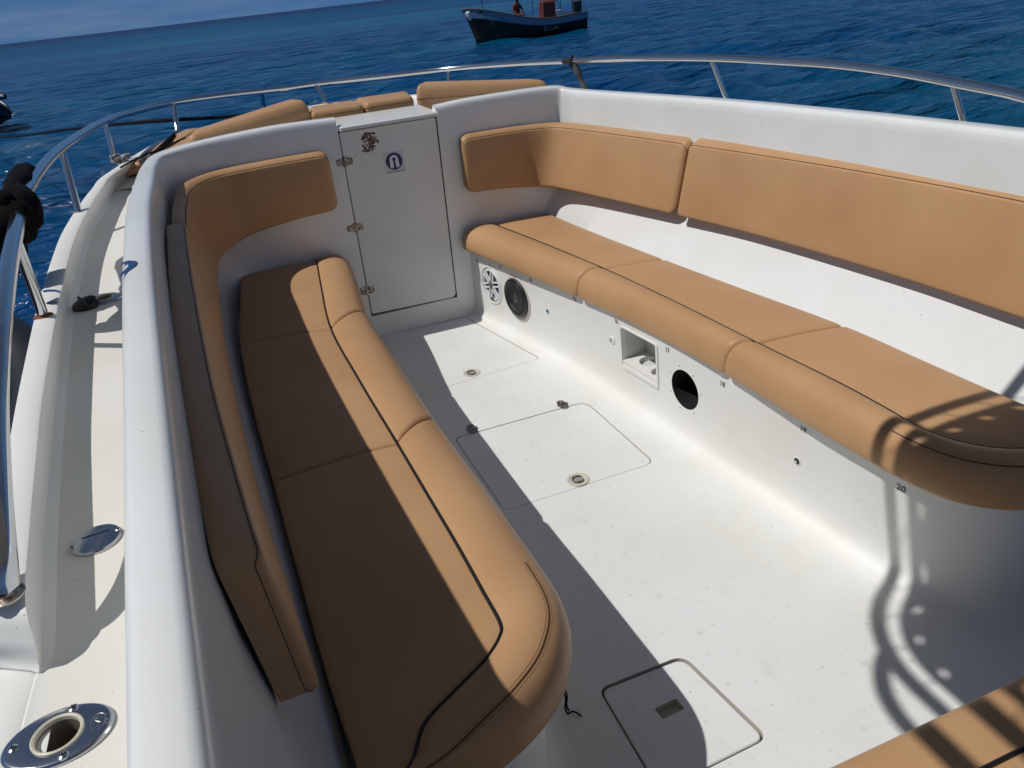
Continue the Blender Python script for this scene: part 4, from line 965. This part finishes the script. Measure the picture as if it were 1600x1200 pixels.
pang = thing('fishing_boat', (XM, YP, -.6), 'dark open fishing boat with pale blue upper band anchored out on the sea', 'fishing boat')
MP = Matrix.Translation((XM, YP, -.6)) @ Matrix(((-1, 0, 0, 0), (0, -1, 0, 0), (0, 0, 1, 0), (0, 0, 0, 1)))
HD = mat('dark_hull_paint', (.006, .004, .004), .45); mottled(HD, (.006, .004, .004), (.03, .006, .004), 3, .5, .7)
BB = mat('pale_blue_paint', (.13, .24, .36), .5); BR = mat('brown_gunwale', (.09, .06, .045), .6); IN = mat('boat_inside', (.05, .05, .055), .7); RED = mat('red_console_paint', (.15, .03, .02), .6); WH = mat('white_plastic', (.7, .72, .75), .4)
hull_boat(pang, MP, st, (HD, BB, BR, IN))
Mt = Matrix(((1, 0, 0, 0), (0, 0, -1, 0), (0, 1, 0, 0), (0, 0, 0, 1)))
def boat_text(s, px, py_, size, m_):
    v = oy(px, py_, YP-.93*.97-.03); text('boat_name', s, size, Matrix.Translation(v) @ Mt @ Matrix.Rotation(.12, 4, 'Z'), m_, pang, .012)
LT = mat('faded_letter_paint', (.16, .17, .21), .6)
boat_text('EL', 854, 44, .34, LT); boat_text('Sula', 866, 43, .28, LT)
v = oy(771, 37, YP-.62); text('boat_name', 'II', .5, Matrix.Translation(v) @ Mt, mat('dim_letter_paint', (.05, .055, .08), .7), pang, .012)
def PB(px, py_, dy=0): return oy(px, py_, YP+dy)
def bxp(name, cx, cz, w, h, d, m_, dy, bev=.04, par=None):
    c = PB(cx, cz, dy); return join(name, [boxdata(-w/2, w/2, -d/2, d/2, -h/2, h/2, Matrix.Translation(c), bev)], m_, par or pang)
cns = bxp('steering_console', 855, 17, .66, .95, .6, RED, 0, .08); 
c = PB(855, 10, 0); join('console_top', [prism([(-.30, -.28), (.30, -.28), (.22, .28), (-.22, .28)], 0, .18, Matrix.Translation(c), .05)], RED, cns)
c = PB(865, 9, 0); sw = tube('steering_wheel', [c+Vector((.30*math.cos(t), .05*math.sin(t), .28*math.sin(t))) for t in np.linspace(0, 6.283, 25)[:-1]], .02, BLK, pang, 8, True)
for t in (.3, 2.4, 4.5): tube('wheel_spoke', [c, c+Vector((.30*math.cos(t), .05*math.sin(t), .28*math.sin(t)))], .012, BLK, sw, 6)
# white cooler beside the console
cc_ = PB(871.5, 20.5, -.2); ck = thing('cooler_box', cc_, 'small white cooler box beside the red console of the fishing boat', 'cooler')
join('cooler_body', [boxdata(-.16, .16, -.15, .15, -.15, .10, Matrix.Translation(cc_), .03)], WH, ck); join('cooler_lid', [boxdata(-.17, .17, -.16, .16, .102, .15, Matrix.Translation(cc_), .02)], WH, ck)
# outboard motor on the stern
om = PB(901, 14, 0); mo = join('outboard_motor', [prism(rpoly([(-.24, -.2), (.24, -.2), (.20, .2), (-.20, .2)], .1, 4), -.1, .52, Matrix.Translation(om), .05), boxdata(-.09, .09, -.10, .10, -1.1, -.08, Matrix.Translation(om+Vector((.05, 0, 0))), .03), boxdata(-.14, .2, -.12, .12, -.2, -.09, Matrix.Translation(om), .02)], BLK, pang, 30, False)
join('motor_cowl_band', [boxdata(-.245, .1, -.212, -.2, .36, .47, Matrix.Translation(om))], WH, mo, 0); join('motor_clamp', [boxdata(-.25, -.12, -.12, .12, -.25, .0, Matrix.Translation(om), .02)], STEELD, mo)
# canopy poles and stays
for (a, b) in (((773, -8), (774, 16)), ((831, -8), (833, 27)), ((875, -8), (877, 22)), ((845, -8), (845.5, 28))):
    tube('canopy_pole', [PB(a[0], a[1], -.5), PB(b[0], b[1], -.5)], .018, BLK if a[0] > 800 else STEEL, pang, 6)
tube('stay', [PB(806, -6, -.6), PB(822, 26, -.6)], .012, BLK, pang, 6); tube('stay', [PB(751, -6, -.1), PB(754, 13, -.1)], .014, BLK, pang, 6)
tube('stay', [PB(910, -2, -.1), PB(916, 17, -.1)], .010, BLK, pang, 6)
c = PB(750.5, 19, -.50); join('hawse_hole', [lathe([(.07, -.02), (.07, .02)], frame(c, (0, -1, 0)), 14, 1.4, .7)], BLK, pang)
# fender at the stem
c = PB(733.5, 24.5, -.16); join('bow_fender', [lathe([(.03, -.22), (.12, -.17), (.15, 0), (.12, .17), (.03, .22)], frame(c, (-.5, 0, 1)), 14)], WH, pang)
# anchored person: seated figure grown from a skeleton
def person(root, P, m_body, m_skin):
    J = {'pel': (0, 0, .05), 'chest': (0, -.02, .38), 'neck': (0, -.03, .54), 'head0': (0, -.05, .62), 'head1': (0, -.05, .80),
         'shL': (-.17, -.02, .48), 'elL': (-.25, -.10, .25), 'haL': (-.13, -.32, .14), 'shR': (.17, -.02, .48), 'elR': (.26, -.08, .24), 'haR': (.14, -.30, .12),
         'hiL': (-.09, 0, .02), 'knL': (-.13, -.42, .08), 'anL': (-.12, -.45, -.34), 'ftL': (-.12, -.60, -.38), 'hiR': (.09, 0, .02), 'knR': (.14, -.42, .07), 'anR': (.13, -.46, -.34), 'ftR': (.13, -.60, -.38)}
    E_ = [('pel', 'chest'), ('chest', 'neck'), ('neck', 'head0'), ('head0', 'head1'), ('chest', 'shL'), ('shL', 'elL'), ('elL', 'haL'), ('chest', 'shR'), ('shR', 'elR'), ('elR', 'haR'), ('pel', 'hiL'), ('hiL', 'knL'), ('knL', 'anL'), ('anL', 'ftL'), ('pel', 'hiR'), ('hiR', 'knR'), ('knR', 'anR'), ('anR', 'ftR')]
    R = {'pel': .15, 'chest': .155, 'neck': .06, 'head0': .085, 'head1': .09, 'shL': .075, 'shR': .075, 'elL': .05, 'elR': .05, 'haL': .038, 'haR': .038, 'hiL': .10, 'hiR': .10, 'knL': .065, 'knR': .065, 'anL': .045, 'anR': .045, 'ftL': .04, 'ftR': .04}
    k = list(J); me = bpy.data.meshes.new('body'); me.from_pydata([tuple(Vector(P)+Vector(J[i])) for i in k], [(k.index(a), k.index(b)) for a, b in E_], [])
    o = bpy.data.objects.new('body', me); COL.objects.link(o); md = o.modifiers.new('s', 'SKIN')
    for i, n_ in enumerate(k): me.skin_vertices[0].data[i].radius = (R[n_], R[n_]*(.8 if n_ in ('pel', 'chest') else 1))
    me.skin_vertices[0].data[0].use_root = True
    o.modifiers.new('u', 'SUBSURF').levels = 2
    dg = bpy.context.evaluated_depsgraph_get(); m2 = bpy.data.meshes.new_from_object(o.evaluated_get(dg)); bpy.data.objects.remove(o)
    m2.materials.clear(); m2.materials.append(m_body); m2.materials.append(m_skin)
    for p in m2.polygons:
        z = p.center.z-P[2]; p.material_index = 1 if z > .56 else 0; p.use_smooth = True
    b = bpy.data.objects.new('body', m2); COL.objects.link(b); put(b, root)
    join('hair', [lathe([(.085, .0), (.098, .05), (.09, .11), (.05, .15), (.01, .16)], Matrix.Translation(Vector(P)+Vector((0, -.035, .70))), 12)], BLK, root)
pp = PB(808.5, 24, .1); pr = thing('person', pp, 'person in a dark red top sitting forward of the red console in the fishing boat', 'person')
person(pr, pp+Vector((0, 0, -.02)), mat('dark_red_shirt', (.10, .022, .02), .8), mat('skin_in_shade', (.09, .045, .03), .6))
join('seat_thwart', [boxdata(-.15, .15, -.7, .7, -.16, -.10, Matrix.Translation(pp))], IN, pang)
# dark boat whose bow only just enters at the left edge
YN = 29.0
nb_ = thing('moored_boat', (-9.6, YN, -.6), 'dark teal boat whose rounded bow just enters at the left edge', 'boat')
MN = Matrix.Translation((-9.6, YN, -.6)); xb = oy(24, 196, YN).x+9.6; zt_ = oy(6, 157, YN).z+.6
TL = mat('dark_teal_paint', (.010, .035, .05), .12)
stn = [(-3.0, .9, .85, .6), (-1.5, 1.0, .85, .6), (0, 1.0, .88, .62), (xb-1.4, .92, .95, .62), (xb-.7, .7, zt_*.97, .62), (xb-.35, .45, zt_, .55), (xb-.1, .18, zt_*.82, .42), (xb, .04, zt_*.55, .3)]
hull_boat(nb_, MN, stn, (TL, TL, BLK, IN), -.2)
cc_ = oy(3.5, 151, YN-.3); join('bow_light', [lathe([(.10, -.08), (.13, -.02), (.12, .05), (.06, .1), (.01, .12)], frame(cc_, (0, 0, 1)), 16)], BLK, nb_); join('bow_lens', [lathe([(.05, -.01), (.045, .02), (.01, .035)], frame(cc_+Vector((.03, -.11, .03)), (0, -1, .3)), 12)], mat('clear_lens', (.8, .85, .9), .1), nb_)
# low black tender lying alongside
tn = thing('tender', (-1.75, 3.0, -.6), 'low black tender lying alongside between rail and bulwark at the left edge', 'tender')
MT = Matrix.Translation((-1.75, 2.6, -.6)) @ Matrix.Rotation(math.pi/2, 4, 'Z')
RB = mat('black_rubber', (.007, .007, .008), .5)
hull_boat(tn, MT, [(-2.6, .58, .70, .45), (-1, .62, .70, .45), (.5, .62, .72, .46), (1.6, .55, .76, .5), (2.3, .38, .82, .55), (2.7, .18, .87, .6), (2.85, .03, .9, .62)], (RB, RB, RB, RB), -.15)
tube('side_tube', kcrom([MT @ Vector(p) for p in ((-2.5, -.55, .66), (0, -.6, .66), (1.6, -.52, .72), (2.4, -.3, .8), (2.75, 0, .86), (2.4, .3, .8), (1.6, .52, .72), (0, .6, .66), (-2.5, .55, .66))], 6), .14, RB, tn, 14)
tube('rub_strip', kcrom([MT @ Vector(p) for p in ((-2.5, -.67, .72), (0, -.73, .72), (1.6, -.66, .77), (2.4, -.42, .84))], 6), .02, mat('grey_rub_strip', (.2, .2, .21), .6), tn, 8)
